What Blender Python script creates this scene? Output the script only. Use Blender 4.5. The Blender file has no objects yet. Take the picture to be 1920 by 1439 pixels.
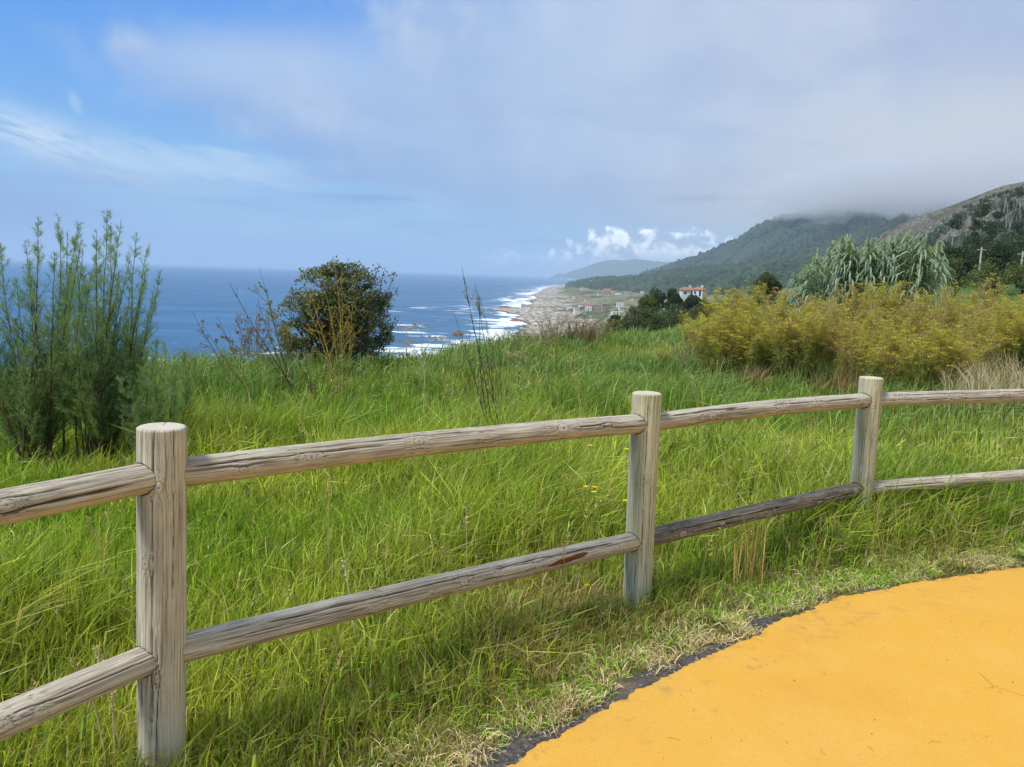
import bpy, math, random
import numpy as np
from mathutils import Vector, Matrix, Euler, Quaternion

R = math.radians
rng = np.random.default_rng(7)
random.seed(7)
sc = bpy.context.scene
col = sc.collection

# ------------------------------------------------------------------ camera
EYE = 1.6
SEA = -42.0
FPX = 1440.0
PITCH, ROLL = 8.1, 1.8
cam_d = bpy.data.cameras.new('camera')
cam = bpy.data.objects.new('camera', cam_d)
col.objects.link(cam)
cam_d.sensor_width = 36.0
cam_d.lens = 36.0 * FPX / 1920.0
cam_d.clip_start = 0.05
cam_d.clip_end = 120000.0
cam.location = (0, 0, EYE)
CR = (Matrix.Rotation(R(90 - PITCH), 3, 'X') @ Matrix.Rotation(R(ROLL), 3, 'Z'))
cam.rotation_euler = CR.to_euler()
sc.camera = cam
CRn = np.array(CR)

def ray(px, py):
    d = CRn @ np.array([(px - 960) / FPX, -(py - 719.5) / FPX, -1.0])
    return d / np.linalg.norm(d)
def at(px, py, dist):
    """point on the ray of a photo pixel at a horizontal distance"""
    d = ray(px, py); k = dist / math.hypot(d[0], d[1])
    return np.array([0, 0, EYE]) + d * k
def on_z(px, py, z=0.0):
    d = ray(px, py); k = (z - EYE) / d[2]
    return np.array([0, 0, EYE]) + d * k
def azel(px, py):
    d = ray(px, py)
    return math.degrees(math.atan2(d[0], d[1])), math.degrees(math.asin(d[2]))
def horizon_y(px):
    return 514.6 + 0.0314 * (px - 960)

# ------------------------------------------------------------------ sun
SUN_AZ, SUN_EL = -122.0, 57.0       # degrees from +Y towards +X: behind the camera and to its left
sd_ = Vector((math.sin(R(SUN_AZ)) * math.cos(R(SUN_EL)), math.cos(R(SUN_AZ)) * math.cos(R(SUN_EL)), math.sin(R(SUN_EL))))
sun_l = bpy.data.lights.new('sun', 'SUN')
sun_l.energy = 3.1
sun_l.angle = R(13.0)
sun_l.color = (1.0, 0.955, 0.88)
sun = bpy.data.objects.new('sun', sun_l)
col.objects.link(sun)
sun.rotation_euler = sd_.to_track_quat('Z', 'Y').to_euler()

sc.view_settings.view_transform = 'Standard'
sc.view_settings.look = 'None'
sc.view_settings.exposure = 0.4
sc.view_settings.gamma = 1.0
sc.render.engine = 'CYCLES'
sc.cycles.use_denoising = True
sc.cycles.max_bounces = 7
sc.cycles.diffuse_bounces = 3
sc.cycles.glossy_bounces = 2
sc.cycles.transmission_bounces = 3
sc.cycles.transparent_max_bounces = 8
sc.cycles.volume_bounces = 1
sc.cycles.sample_clamp_indirect = 6.0
sc.cycles.caustics_reflective = False
sc.cycles.caustics_refractive = False

# ------------------------------------------------------------------ node helpers
class NT:
    def __init__(s, tree):
        s.t = tree; s.n = tree.nodes; s.l = tree.links
    def node(s, kind, **kw):
        n = s.n.new(kind)
        for k, v in kw.items():
            setattr(n, k, v)
        return n
    def put(s, sock, v):
        if isinstance(v, bpy.types.NodeSocket):
            s.l.new(v, sock)
        elif isinstance(v, (tuple, list)) and len(v) == 3 and sock.type == 'RGBA':
            sock.default_value = (*v, 1)
        else:
            sock.default_value = v
    def m(s, op, a, b=None, c=None, clamp=False):
        n = s.node('ShaderNodeMath', operation=op, use_clamp=clamp)
        s.put(n.inputs[0], a)
        if b is not None: s.put(n.inputs[1], b)
        if c is not None: s.put(n.inputs[2], c)
        return n.outputs[0]
    def vm(s, op, a, b=None, out=0):
        n = s.node('ShaderNodeVectorMath', operation=op)
        s.put(n.inputs[0], a)
        if b is not None: s.put(n.inputs[1], b)
        return n.outputs[out]
    def xyz(s, x, y, z):
        n = s.node('ShaderNodeCombineXYZ')
        for i, v in enumerate((x, y, z)): s.put(n.inputs[i], v)
        return n.outputs[0]
    def sep(s, v):
        n = s.node('ShaderNodeSeparateXYZ'); s.put(n.inputs[0], v)
        return n.outputs
    def mr(s, v, a, b, c=0.0, d=1.0, smooth=True):
        n = s.node('ShaderNodeMapRange', interpolation_type='SMOOTHSTEP' if smooth else 'LINEAR')
        n.clamp = True
        s.put(n.inputs[0], v)
        for i, q in enumerate((a, b, c, d)): s.put(n.inputs[1 + i], q)
        return n.outputs[0]
    def mix(s, f, a, b, blend='MIX'):
        n = s.node('ShaderNodeMix', data_type='RGBA', blend_type=blend)
        s.put(n.inputs[0], f); s.put(n.inputs[6], a); s.put(n.inputs[7], b)
        return n.outputs[2]
    def noise(s, vec, scale, detail=4, rough=0.55, dist=0.0, out=0, lac=2.0):
        n = s.node('ShaderNodeTexNoise')
        s.put(n.inputs['Vector'], vec); n.inputs['Scale'].default_value = scale
        n.inputs['Detail'].default_value = detail; n.inputs['Roughness'].default_value = rough
        n.inputs['Distortion'].default_value = dist; n.inputs['Lacunarity'].default_value = lac
        return n.outputs[out]
    def voro(s, vec, scale, feature='F1', out='Distance', rand=1.0):
        n = s.node('ShaderNodeTexVoronoi', feature=feature)
        s.put(n.inputs['Vector'], vec); n.inputs['Scale'].default_value = scale
        n.inputs['Randomness'].default_value = rand
        return n.outputs[out]
    def ramp(s, f, stops):
        n = s.node('ShaderNodeValToRGB'); s.put(n.inputs[0], f)
        e = n.color_ramp.elements
        while len(e) < len(stops): e.new(0.5)
        for i, (p, c) in enumerate(stops):
            e[i].position = p; e[i].color = (*c, 1)
        return n.outputs[0]

def srgb(r, g, b):
    f = lambda c: (c / 255 / 12.92) if c / 255 <= 0.04045 else ((c / 255 + 0.055) / 1.055) ** 2.4
    return (f(r), f(g), f(b))

# ------------------------------------------------------------------ world: Nishita sky with clouds laid out by compass direction
world = bpy.data.worlds.new('World')
sc.world = world
world.use_nodes = True
T = NT(world.node_tree)
T.n.clear()
WS = 0.1
XK = 0.76        # 1 / 2**exposure, so that the cloud colours below come out as written
sky = T.node('ShaderNodeTexSky', sky_type='NISHITA')
sky.sun_disc = False
sky.sun_elevation = R(SUN_EL); sky.sun_rotation = R(SUN_AZ)
sky.altitude = 40; sky.air_density = 1.0; sky.dust_density = 0.6; sky.ozone_density = 2.0
tc = T.node('ShaderNodeTexCoord')
D = tc.outputs['Generated']
X, Y, Z = T.sep(D)
AZ = T.m('MULTIPLY', T.m('ARCTAN2', X, Y), 180 / math.pi)
EL = T.m('MULTIPLY', T.m('ARCSINE', Z), 180 / math.pi)
# wind-drawn coordinates for streaks, puffier ones for cumulus
P2 = T.xyz(AZ, EL, 0.0)
wz = T.m('ADD', T.m('MAXIMUM', Z, 0.0), 0.10)
plane = T.xyz(T.m('DIVIDE', X, wz), T.m('DIVIDE', Y, wz), 0.0)
n_big = T.noise(P2, 0.055, 4, 0.5)
n_med = T.noise(P2, 0.16, 5, 0.55)
n_fine = T.noise(plane, 1.3, 6, 0.6, 0.4)
n_pl = T.noise(plane, 0.45, 6, 0.55, 0.3)
W1 = T.m('SUBTRACT', n_big, 0.5); W2 = T.m('SUBTRACT', n_med, 0.5); W3 = T.m('SUBTRACT', n_pl, 0.5); W4 = T.m('SUBTRACT', n_fine, 0.5)
def blob(px, py, rx, ry, rot=0.0, inner=0.0, outer=1.0, warp=None):
    a, e = azel(px, py)
    k = 0.0398 * math.cos(R(a)) ** 1.3
    u = T.m('SUBTRACT', AZ, a); v = T.m('SUBTRACT', EL, e)
    c, s_ = math.cos(R(rot)), math.sin(R(rot))
    u2 = T.m('ADD', T.m('MULTIPLY', u, c), T.m('MULTIPLY', v, s_))
    v2 = T.m('SUBTRACT', T.m('MULTIPLY', v, c), T.m('MULTIPLY', u, s_))
    u2 = T.m('DIVIDE', u2, rx * k); v2 = T.m('DIVIDE', v2, ry * k)
    d = T.m('SQRT', T.m('ADD', T.m('MULTIPLY', u2, u2), T.m('MULTIPLY', v2, v2)))
    if warp is not None: d = T.m('ADD', d, warp)
    return T.mr(d, inner, outer, 1.0, 0.0)
def sk(r, g, b, k=1.0):
    c = srgb(r, g, b)
    return tuple(XK * k * q / WS for q in c)
def over(c, m, colr, amount=1.0):
    if amount != 1.0: m = T.m('MULTIPLY', m, amount)
    return T.mix(m, c, colr)
SKC = T.mix(0.92, sky.outputs[0], T.mix(T.mr(EL, 0.0, 19.0), sk(138, 198, 242), sk(76, 152, 244)))
# pale blue lower sky
SKC = over(SKC, T.mr(EL, 10.0, 2.0), sk(156, 199, 238), 0.85)
# thin lavender streaks across the lower sky
stv = T.xyz(T.m('MULTIPLY', AZ, 0.10), T.m('MULTIPLY', EL, 1.0), 0.0)
st = T.noise(stv, 0.62, 5, 0.55, 0.6)
low = T.m('MULTIPLY', T.mr(EL, 11.0, 6.0), T.mr(EL, 0.0, 1.2))
SKC = over(SKC, T.m('MULTIPLY', T.mr(st, 0.47, 0.66), low), sk(140, 171, 218), 0.7)
SKC = over(SKC, T.m('MULTIPLY', T.mr(st, 0.47, 0.33), low), sk(172, 208, 240), 0.55)
# soft lavender bank low on the left
SKC = over(SKC, blob(0, 400, 330, 95, 0, 0.1, 1.1, T.m('MULTIPLY', W2, 0.9)), sk(136, 163, 214), 0.95)
SKC = over(SKC, blob(420, 468, 620, 34, -2, 0.2, 1.1, T.m('MULTIPLY', W2, 0.8)), sk(136, 170, 224), 0.6)
# cirrus veil
cv = T.xyz(T.m('ADD', T.m('MULTIPLY', AZ, 0.09), T.m('MULTIPLY', EL, 0.0)), T.m('ADD', T.m('MULTIPLY', EL, 0.52), T.m('MULTIPLY', AZ, 0.12)), 0.0)
cn = T.noise(cv, 2.1, 7, 0.62, 1.1)
c1 = blob(95, 265, 340, 66, -14, 0.0, 1.15, T.m('MULTIPLY', T.m('SUBTRACT', cn, 0.5), 1.7))
c2 = blob(390, 312, 230, 42, -3, 0.0, 1.2, T.m('MULTIPLY', T.m('SUBTRACT', cn, 0.5), 1.9))
c3 = blob(140, 190, 14, 26, 20, 0.0, 1.2, W4)
SKC = over(SKC, T.m('MULTIPLY', c1, T.mr(cn, 0.36, 0.62, 0.12, 1.0)), sk(222, 237, 250), 1.0)
SKC = over(SKC, c2, sk(200, 223, 246), 0.75)
SKC = over(SKC, c3, sk(186, 212, 243), 0.6)
# the big soft cloud: everything above a falling line from left to right
a1, e1 = azel(90, 120); a2, e2 = azel(560, 300); a3, e3 = azel(1010, 425); a4, e4 = azel(1500, 440)
edge = T.node('ShaderNodeFloatCurve')
cu = edge.mapping.curves[0]
pts = [(-180, e1 + 16), (a1 - 22, e1 + 22), (a1 - 2.5, e1 + 16), (a1 + 4, e1), (a2, e2), (a3, e3), (a4, e4 - 1.5), (60, 2.0), (180, 3.0)]
cu.points[0].location = ((pts[0][0] + 180) / 360, pts[0][1] / 60)
cu.points[1].location = ((pts[-1][0] + 180) / 360, pts[-1][1] / 60)
for p in pts[1:-1]: cu.points.new((p[0] + 180) / 360, p[1] / 60)
edge.mapping.update()
T.put(edge.inputs['Value'], T.m('DIVIDE', T.m('ADD', AZ, 180.0), 360.0))
eg = T.m('MULTIPLY', edge.outputs[0], 60.0)
dd = T.m('SUBTRACT', EL, eg)
dd = T.m('ADD', dd, T.m('ADD', T.m('MULTIPLY', W2, 7.0), T.m('MULTIPLY', W3, 3.0)))
bigm = T.mr(dd, -1.2, 3.4)
lum = T.mr(T.m('ADD', AZ, T.m('MULTIPLY', W1, 18.0)), -36.0, 34.0, 0.0, 1.0, False)
bigc = T.ramp(lum, [(0.0, sk(140, 174, 232)), (0.28, sk(162, 190, 234)), (0.5, sk(178, 201, 232)), (0.72, sk(198, 211, 232)), (1.0, sk(214, 219, 228))])
bigc = T.mix(T.m('MULTIPLY', T.mr(T.m('ADD', n_med, T.m('MULTIPLY', W3, .5)), 0.46, 0.68), 0.65), bigc, sk(198, 214, 236))
bigc = T.mix(T.m('MULTIPLY', T.mr(T.noise(plane, 0.7, 6, 0.58, 0.3), 0.53, 0.36), 0.5), bigc, sk(162, 183, 217))
bigc = T.mix(T.m('MULTIPLY', T.mr(n_big, 0.52, 0.36), 0.45), bigc, sk(164, 184, 220))
# blue showing through towards the zenith on the left
thin = T.m('MULTIPLY', blob(120, -30, 760, 120, 2, 0.3, 1.2, T.m('MULTIPLY', W2, 1.8)), 0.85)
SKC = over(SKC, T.m('MULTIPLY', bigm, T.m('SUBTRACT', 0.95, thin)), bigc)
SKC = over(SKC, blob(450, 118, 290, 75, 6, 0.0, 1.2, T.m('MULTIPLY', W2, 2.2)), sk(182, 206, 240), 0.7)
SKC = over(SKC, blob(700, 310, 480, 60, -17, 0.1, 1.2, T.m('MULTIPLY', W2, 1.6)), sk(144, 170, 220), 0.45)
# the grey bank over the hills, brighter along its lower edge
SKC = over(SKC, blob(1130, 372, 420, 60, -3, 0.1, 1.2, T.m('MULTIPLY', W2, 1.5)), sk(158, 182, 220), 0.6)
SKC = over(SKC, blob(1720, 290, 600, 150, 10, 0.0, 1.2, T.m('MULTIPLY', W2, 1.2)), sk(212, 216, 223), 0.75)
SKC = over(SKC, blob(1500, 398, 330, 62, -3, 0.1, 1.15, T.m('MULTIPLY', W3, 1.5)), sk(196, 203, 214), 0.75)
SKC = over(SKC, blob(1330, 372, 120, 9, 2, 0.1, 1.2, W3), sk(162, 175, 195), 0.6)
SKC = over(SKC, blob(710, 372, 110, 7, 1, 0.1, 1.2, W4), sk(120, 152, 205), 0.5)
SKC = over(SKC, blob(1010, 453, 110, 6, 1, 0.1, 1.2, W4), sk(130, 160, 205), 0.5)
# cumulus row on the horizon
cuv = T.noise(P2, 1.0, 5, 0.52, 0.0)
CW = T.m('MULTIPLY', T.m('SUBTRACT', cuv, 0.56), 2.0)
shade = T.mr(T.noise(P2, 0.9, 5, 0.6), 0.40, 0.60)
white = T.mix(shade, sk(182, 202, 232), sk(246, 249, 255, 1.75))
for (px, py, rx, ry, am) in ((1240, 470, 160, 34, 0.62), (1165, 462, 62, 32, 0.95), (1215, 450, 50, 22, 0.9), (1290, 458, 60, 26, 0.7), (1060, 488, 60, 20, 1.0),
                             (950, 486, 32, 17, 1.0), (903, 489, 22, 9, 0.9), (1110, 490, 60, 14, 0.9)):
    SKC = over(SKC, blob(px, py, rx, ry, 0, 0.62, 1.05, CW), white, min(1.0, am * 1.2))
bg = T.node('ShaderNodeBackground')
T.put(bg.inputs[0], SKC); bg.inputs[1].default_value = WS
wo = T.node('ShaderNodeOutputWorld')
T.l.new(bg.outputs[0], wo.inputs[0])
world.cycles.sampling_method = 'MANUAL'
world.cycles.sample_map_resolution = 512

# ------------------------------------------------------------------ numpy noise
def _h(ix, iy, iz, seed):
    n = (ix.astype(np.int64) * 374761393 + iy.astype(np.int64) * 668265263 + iz.astype(np.int64) * 2147483647 + seed * 974634777) & 0xFFFFFFFF
    n = ((n ^ (n >> 13)) * 1274126177) & 0xFFFFFFFF
    n = n ^ (n >> 16)
    return (n & 0xFFFFFF) / float(0xFFFFFF)
def vnoise(x, y, z=0.0, seed=0):
    x, y, z = np.broadcast_arrays(np.asarray(x, float), np.asarray(y, float), np.asarray(z, float))
    ix, iy, iz = np.floor(x), np.floor(y), np.floor(z)
    fx, fy, fz = x - ix, y - iy, z - iz
    ux, uy, uz = fx * fx * (3 - 2 * fx), fy * fy * (3 - 2 * fy), fz * fz * (3 - 2 * fz)
    r = 0
    for dx in (0, 1):
        for dy in (0, 1):
            for dz in (0, 1):
                w = (ux if dx else 1 - ux) * (uy if dy else 1 - uy) * (uz if dz else 1 - uz)
                r = r + w * _h(ix + dx, iy + dy, iz + dz, seed)
    return r
def fbm(x, y, z=0.0, seed=0, octv=4, gain=0.5):
    a, s, t = 1.0, 0.0, 0.0
    for o in range(octv):
        s = s + a * vnoise(np.asarray(x) * 2 ** o, np.asarray(y) * 2 ** o, np.asarray(z) * 2 ** o, seed + o * 17)
        t += a; a *= gain
    return s / t - 0.5
def sstep(a, b, x):
    t = np.clip((x - a) / (b - a), 0, 1)
    return t * t * (3 - 2 * t)

# ------------------------------------------------------------------ mesh helpers
def np_mesh(name, V, loops, counts, cols=None, smooth=True):
    me = bpy.data.meshes.new(name)
    V = np.asarray(V, np.float32); loops = np.asarray(loops, np.int32); counts = np.asarray(counts, np.int32)
    me.vertices.add(len(V)); me.vertices.foreach_set('co', V.ravel())
    me.loops.add(len(loops)); me.loops.foreach_set('vertex_index', loops)
    me.polygons.add(len(counts))
    st = np.zeros(len(counts), np.int32); st[1:] = np.cumsum(counts)[:-1]
    me.polygons.foreach_set('loop_start', st)
    me.polygons.foreach_set('use_smooth', np.full(len(counts), smooth))
    if cols is not None:
        a = me.color_attributes.new('tint', 'FLOAT_COLOR', 'POINT')
        c = np.ones((len(V), 4), np.float32); c[:, :3] = cols
        a.data.foreach_set('color', c.ravel())
    me.update(calc_edges=True)
    me.validate()
    return me
class MB:
    """collects vertices, faces and per-vertex tints of ONE part"""
    def __init__(s): s.V = []; s.L = []; s.C = []; s.T = []; s.n = 0
    def add(s, V, F, tint=(1, 1, 1)):
        V = np.asarray(V, float).reshape(-1, 3); F = np.asarray(F)
        s.V.append(V); s.L.append((F + s.n).ravel()); s.C.append(np.full(len(F), F.shape[1]))
        t = np.asarray(tint, float)
        s.T.append(np.broadcast_to(t, (len(V), 3)) if t.ndim == 1 else t)
        s.n += len(V)
    def mesh(s, name, smooth=True):
        return np_mesh(name, np.concatenate(s.V), np.concatenate(s.L), np.concatenate(s.C), np.concatenate(s.T), smooth)
    def build(s, name, mat, parent=None, smooth=True):
        return link(name, s.mesh(name, smooth), mat, parent)
def link(name, me, mat, parent=None):
    o = bpy.data.objects.new(name, me)
    col.objects.link(o)
    if mat is not None and not me.materials: me.materials.append(mat)
    if parent is not None: o.parent = parent
    return o
def tag(o, label=None, cat=None, group=None, kind=None):
    if label: o['label'] = label
    if cat: o['category'] = cat
    if group: o['group'] = group
    if kind: o['kind'] = kind
    return o
def empty(name, loc, rz=0.0, label=None, cat=None, group=None):
    o = bpy.data.objects.new(name, None)
    col.objects.link(o)
    o.location = loc; o.rotation_euler = (0, 0, rz); o.empty_display_size = 0.2
    return tag(o, label, cat, group)
def copy_tree(o, parent=None):
    c = o.copy(); col.objects.link(c); c.parent = parent
    for ch in list(o.children): copy_tree(ch, c)
    return c

def perp(d):
    d = d / (np.linalg.norm(d, axis=-1, keepdims=True) + 1e-9)
    a = np.where(np.abs(d[..., 2:3]) < 0.9, np.array([0, 0, 1.0]), np.array([1.0, 0, 0]))
    u = np.cross(d, a); u /= np.linalg.norm(u, axis=-1, keepdims=True) + 1e-9
    return u, np.cross(d, u)
def tube(mb, pts, rad, seg=6, tint=(1, 1, 1), cap=True):
    pts = np.asarray(pts, float); n = len(pts)
    rad = np.broadcast_to(np.asarray(rad, float), (n,))
    d = np.gradient(pts, axis=0)
    u, v = perp(d)
    for i in range(1, n):                       # parallel transport keeps the ring from twisting
        di = d[i] / (np.linalg.norm(d[i]) + 1e-9)
        q = u[i - 1] - di * np.dot(u[i - 1], di); q /= np.linalg.norm(q) + 1e-9
        u[i] = q; v[i] = np.cross(di, q)
    a = np.linspace(0, 2 * math.pi, seg, endpoint=False)
    ring = pts[:, None] + rad[:, None, None] * (np.cos(a)[None, :, None] * u[:, None] + np.sin(a)[None, :, None] * v[:, None])
    i, j = np.meshgrid(np.arange(n - 1), np.arange(seg), indexing='ij')
    jj = (j + 1) % seg
    F = np.stack([i * seg + j, i * seg + jj, (i + 1) * seg + jj, (i + 1) * seg + j], -1).reshape(-1, 4)
    mb.add(ring.reshape(-1, 3), F, tint)
def ribbons(mb, P0, P1, P2, w, nrm=None, tint=None, taper=(0.7, 1.0, 0.0), tint2=None):
    """N bent blades through three points each, tapering to a point: two quads' worth per blade"""
    P0, P1, P2 = (np.asarray(p, float) for p in (P0, P1, P2))
    N = len(P0); w = np.broadcast_to(np.asarray(w, float), (N,))[:, None]
    d = P2 - P0
    if nrm is None:
        a = rng.uniform(0, 2 * math.pi, N)
        u, v = perp(d); side = np.cos(a)[:, None] * u + np.sin(a)[:, None] * v
    else:
        side = np.cross(d, nrm); side /= np.linalg.norm(side, axis=1, keepdims=True) + 1e-9
    s = side * w * 0.5
    V = np.stack([P0 - s * taper[0], P0 + s * taper[0], P1 - s * taper[1], P1 + s * taper[1], P2], 1).reshape(-1, 3)
    b = np.arange(N)[:, None] * 5
    q = (b + np.array([[0, 1, 3, 2]])); t = (b + np.array([[2, 3, 4]]))
    if tint is None: tint = np.ones((N, 3))
    tint = np.broadcast_to(np.asarray(tint, float), (N, 3))
    tt = np.repeat(tint, 5, 0)
    if tint2 is not None: tt = tt.reshape(N, 5, 3).copy(); tt[:, 4] = tint2; tt = tt.reshape(-1, 3)
    mb.V.append(V); mb.L.append(np.concatenate([q, t], 1).ravel() + mb.n)
    mb.C.append(np.tile([4, 3], N)); mb.T.append(tt); mb.n += len(V)
def rdir(N, up=0.0):
    v = rng.normal(size=(N, 3)); v /= np.linalg.norm(v, axis=1, keepdims=True)
    v[:, 2] += up
    return v / np.linalg.norm(v, axis=1, keepdims=True)

# ------------------------------------------------------------------ materials
def mat(name):
    m = bpy.data.materials.new(name); m.use_nodes = True
    t = NT(m.node_tree); t.n.clear()
    out = t.node('ShaderNodeOutputMaterial')
    return m, t, out
def principled(t, out, colr, rough=0.8, spec=0.3, normal=None, **kw):
    p = t.node('ShaderNodeBsdfPrincipled')
    t.put(p.inputs['Base Color'], colr); t.put(p.inputs['Roughness'], rough)
    p.inputs['Specular IOR Level'].default_value = spec
    if normal is not None: t.l.new(normal, p.inputs['Normal'])
    for k, v in kw.items(): t.put(p.inputs[k], v)
    if out is not None: t.l.new(p.outputs[0], out.inputs[0])
    return p
def bump(t, h, strength=0.3, dist=0.01):
    b = t.node('ShaderNodeBump'); t.put(b.inputs['Height'], h)
    b.inputs['Strength'].default_value = strength; b.inputs['Distance'].default_value = dist
    return b.outputs[0]
def tintnode(t):
    a = t.node('ShaderNodeVertexColor'); a.layer_name = 'tint'
    return a.outputs[0]
def objc(t): return t.node('ShaderNodeTexCoord').outputs['Object']
def geo(t): return t.node('ShaderNodeNewGeometry').outputs['Position']
def leaf_mat(name, rough=0.55, trans=0.35, spec=0.3, var=0.25, vscale=2.0, tr_tint=(1.15, 1.1, 0.5)):
    m, t, out = mat(name)
    c = tintnode(t)
    nz = t.noise(geo(t), vscale, 3)
    c = t.mix(1.0, c, t.mix(nz, (1 - var,) * 3, (1 + var,) * 3), 'MULTIPLY')
    p = principled(t, None, c, rough, spec)
    tr = t.node('ShaderNodeBsdfTranslucent')
    t.put(tr.inputs[0], t.mix(1.0, c, tr_tint, 'MULTIPLY'))
    ms = t.node('ShaderNodeMixShader'); ms.inputs[0].default_value = trans
    t.l.new(p.outputs[0], ms.inputs[1]); t.l.new(tr.outputs[0], ms.inputs[2]); t.l.new(ms.outputs[0], out.inputs[0])
    return m
M = {}
M['grass'] = leaf_mat('grass_blades', 0.36, 0.42, 0.45, 0.16, 1.1)
M['dry'] = leaf_mat('dry_stems', 0.7, 0.2, 0.2, 0.15, 9.0, (1, 1, 0.9))
M['leaf'] = leaf_mat('bush_leaves', 0.5, 0.22, 0.35, 0.2, 3.0)
M['feather'] = leaf_mat('feathery_leaves', 0.6, 0.45, 0.2, 0.22, 2.0)
M['cane'] = leaf_mat('cane_leaves', 0.45, 0.25, 0.4, 0.12, 1.0, (1.0, 1.1, 0.6))
M['flower'] = leaf_mat('yellow_petals', 0.6, 0.3, 0.2, 0.05, 1.0, (1, 1, 0.5))
M['far_tree'] = leaf_mat('far_foliage', 0.8, 0.1, 0.1, 0.3, 0.08)

def bark_mat():
    m, t, out = mat('bark')
    p = objc(t)
    n = t.noise(t.vm('MULTIPLY', p, (1, 1, 0.25)), 30, 5, 0.65)
    c = t.mix(1.0, tintnode(t), t.mix(n, (0.55,) * 3, (1.4,) * 3), 'MULTIPLY')
    principled(t, out, c, 0.9, 0.15, bump(t, n, 0.6, 0.01))
    return m
M['bark'] = bark_mat()

# ------------------------------------------------------------------ terrain
shore = np.array([(-6000, -9000), (-3000, -2600), (-1500, -600), (-820, -60), (-480, 110), (-300, 200), (-190, 250), (-110, 290), (-60, 350), (-24, 430), (2, 500), (6, 560), (4, 620),
                  (14, 700), (-4, 760), (10, 815), (-6, 880), (-30, 925), (-22, 968), (22, 1000), (18, 1090), (30, 1180), (22, 1320), (46, 1480),
                  (38, 1700), (66, 1990), (90, 2400), (130, 2900), (196, 3500), (420, 4300), (700, 6000), (760, 8200), (600, 9300), (1200, 11500), (4000, 16000), (30000, 40000), (40000, -9000)])
def shore_sd(x, y):
    """signed distance to the waterline, positive on land"""
    sh = x.shape; x = x.ravel(); y = y.ravel()
    best = np.full(x.shape, 1e18); inside = np.zeros(x.shape, bool)
    n = len(shore)
    for i in range(n):
        ax, ay = shore[i]; bx, by = shore[(i + 1) % n]
        dx, dy = bx - ax, by - ay
        t_ = np.clip(((x - ax) * dx + (y - ay) * dy) / (dx * dx + dy * dy), 0, 1)
        best = np.minimum(best, (x - ax - t_ * dx) ** 2 + (y - ay - t_ * dy) ** 2)
        c = ((ay > y) != (by > y))
        xi = ax + (y - ay) * dx / (dy if dy != 0 else 1e-9)
        inside ^= c & (x < xi)
    s = np.sqrt(best)
    return np.where(inside, s, -s).reshape(sh)
RK = np.array([0, 9, 12, 15, 19, 24, 40, 80, 150, 300, 600, 900, 1500, 3000, 9000, 60000.])
def az_of(px): return math.degrees(math.atan2((px - 960) / FPX, 1.0))
COLS = [(-180, [0, 0, 0, 0, 0, 0, 0, 0, 0, 0, 4, 10, 20, 30, 30, 30]),
        (-75, [0, 0, 0, -.3, -1, -2, -6, -15, -26, -34, -34, -34, -34, -34, -34, -34]),
        (az_of(0), [0, 0, 0, -.8, -2.4, -4.4, -12, -24, -32, -36, -36, -36, -36, -36, -36, -36]),
        (az_of(400), [0, 0, 0, -.6, -2.2, -4.4, -12, -24, -32, -36, -36, -36, -36, -36, -36, -36]),
        (az_of(700), [0, 0, 0, -.3, -1.6, -3.8, -11, -24, -32, -36, -36, -36, -36, -36, -36, -36]),
        (az_of(950), [0, 0, 0, 0, -.7, -2.4, -9, -22, -31, -36, -36, -36, -36, -36, -36, -36]),
        (az_of(1100), [0, 0, 0, 0, -.05, -.8, -6, -15, -23, -30, -34, -35, -35, -33, -30, -30]),
        (az_of(1200), [0, 0, 0, 0, .05, -.2, -2.6, -5.6, -8.2, -13, -24, -29, -30, -22, -10, 0]),
        (az_of(1300), [0, 0, 0, .03, .1, .1, -.8, -3.2, -6, -9, -16, -22, -20, -5, 20, 20]),
        (az_of(1500), [0, 0, 0, .05, .15, .2, .2, -.6, -2, -4, -6, -4, 10, 30, 40, 40]),
        (az_of(1750), [0, 0, 0, .1, .25, .4, .8, 1, 2, 4, 10, 16, 30, 40, 40, 40]),
        (az_of(2100), [0, 0, .05, .1, .25, .5, 1.2, 3, 7, 20, 40, 60, 60, 60, 60, 60]),
        (90, [0, 0, 0, 0, .1, .2, 1, 3, 8, 25, 60, 90, 90, 90, 90, 90]),
        (180, [0, 0, 0, 0, 0, 0, 0, 0, 0, 0, 4, 10, 20, 30, 30, 30])]
CAZ = np.array([c[0] for c in COLS]); CH = np.array([c[1] for c in COLS], float)
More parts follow.
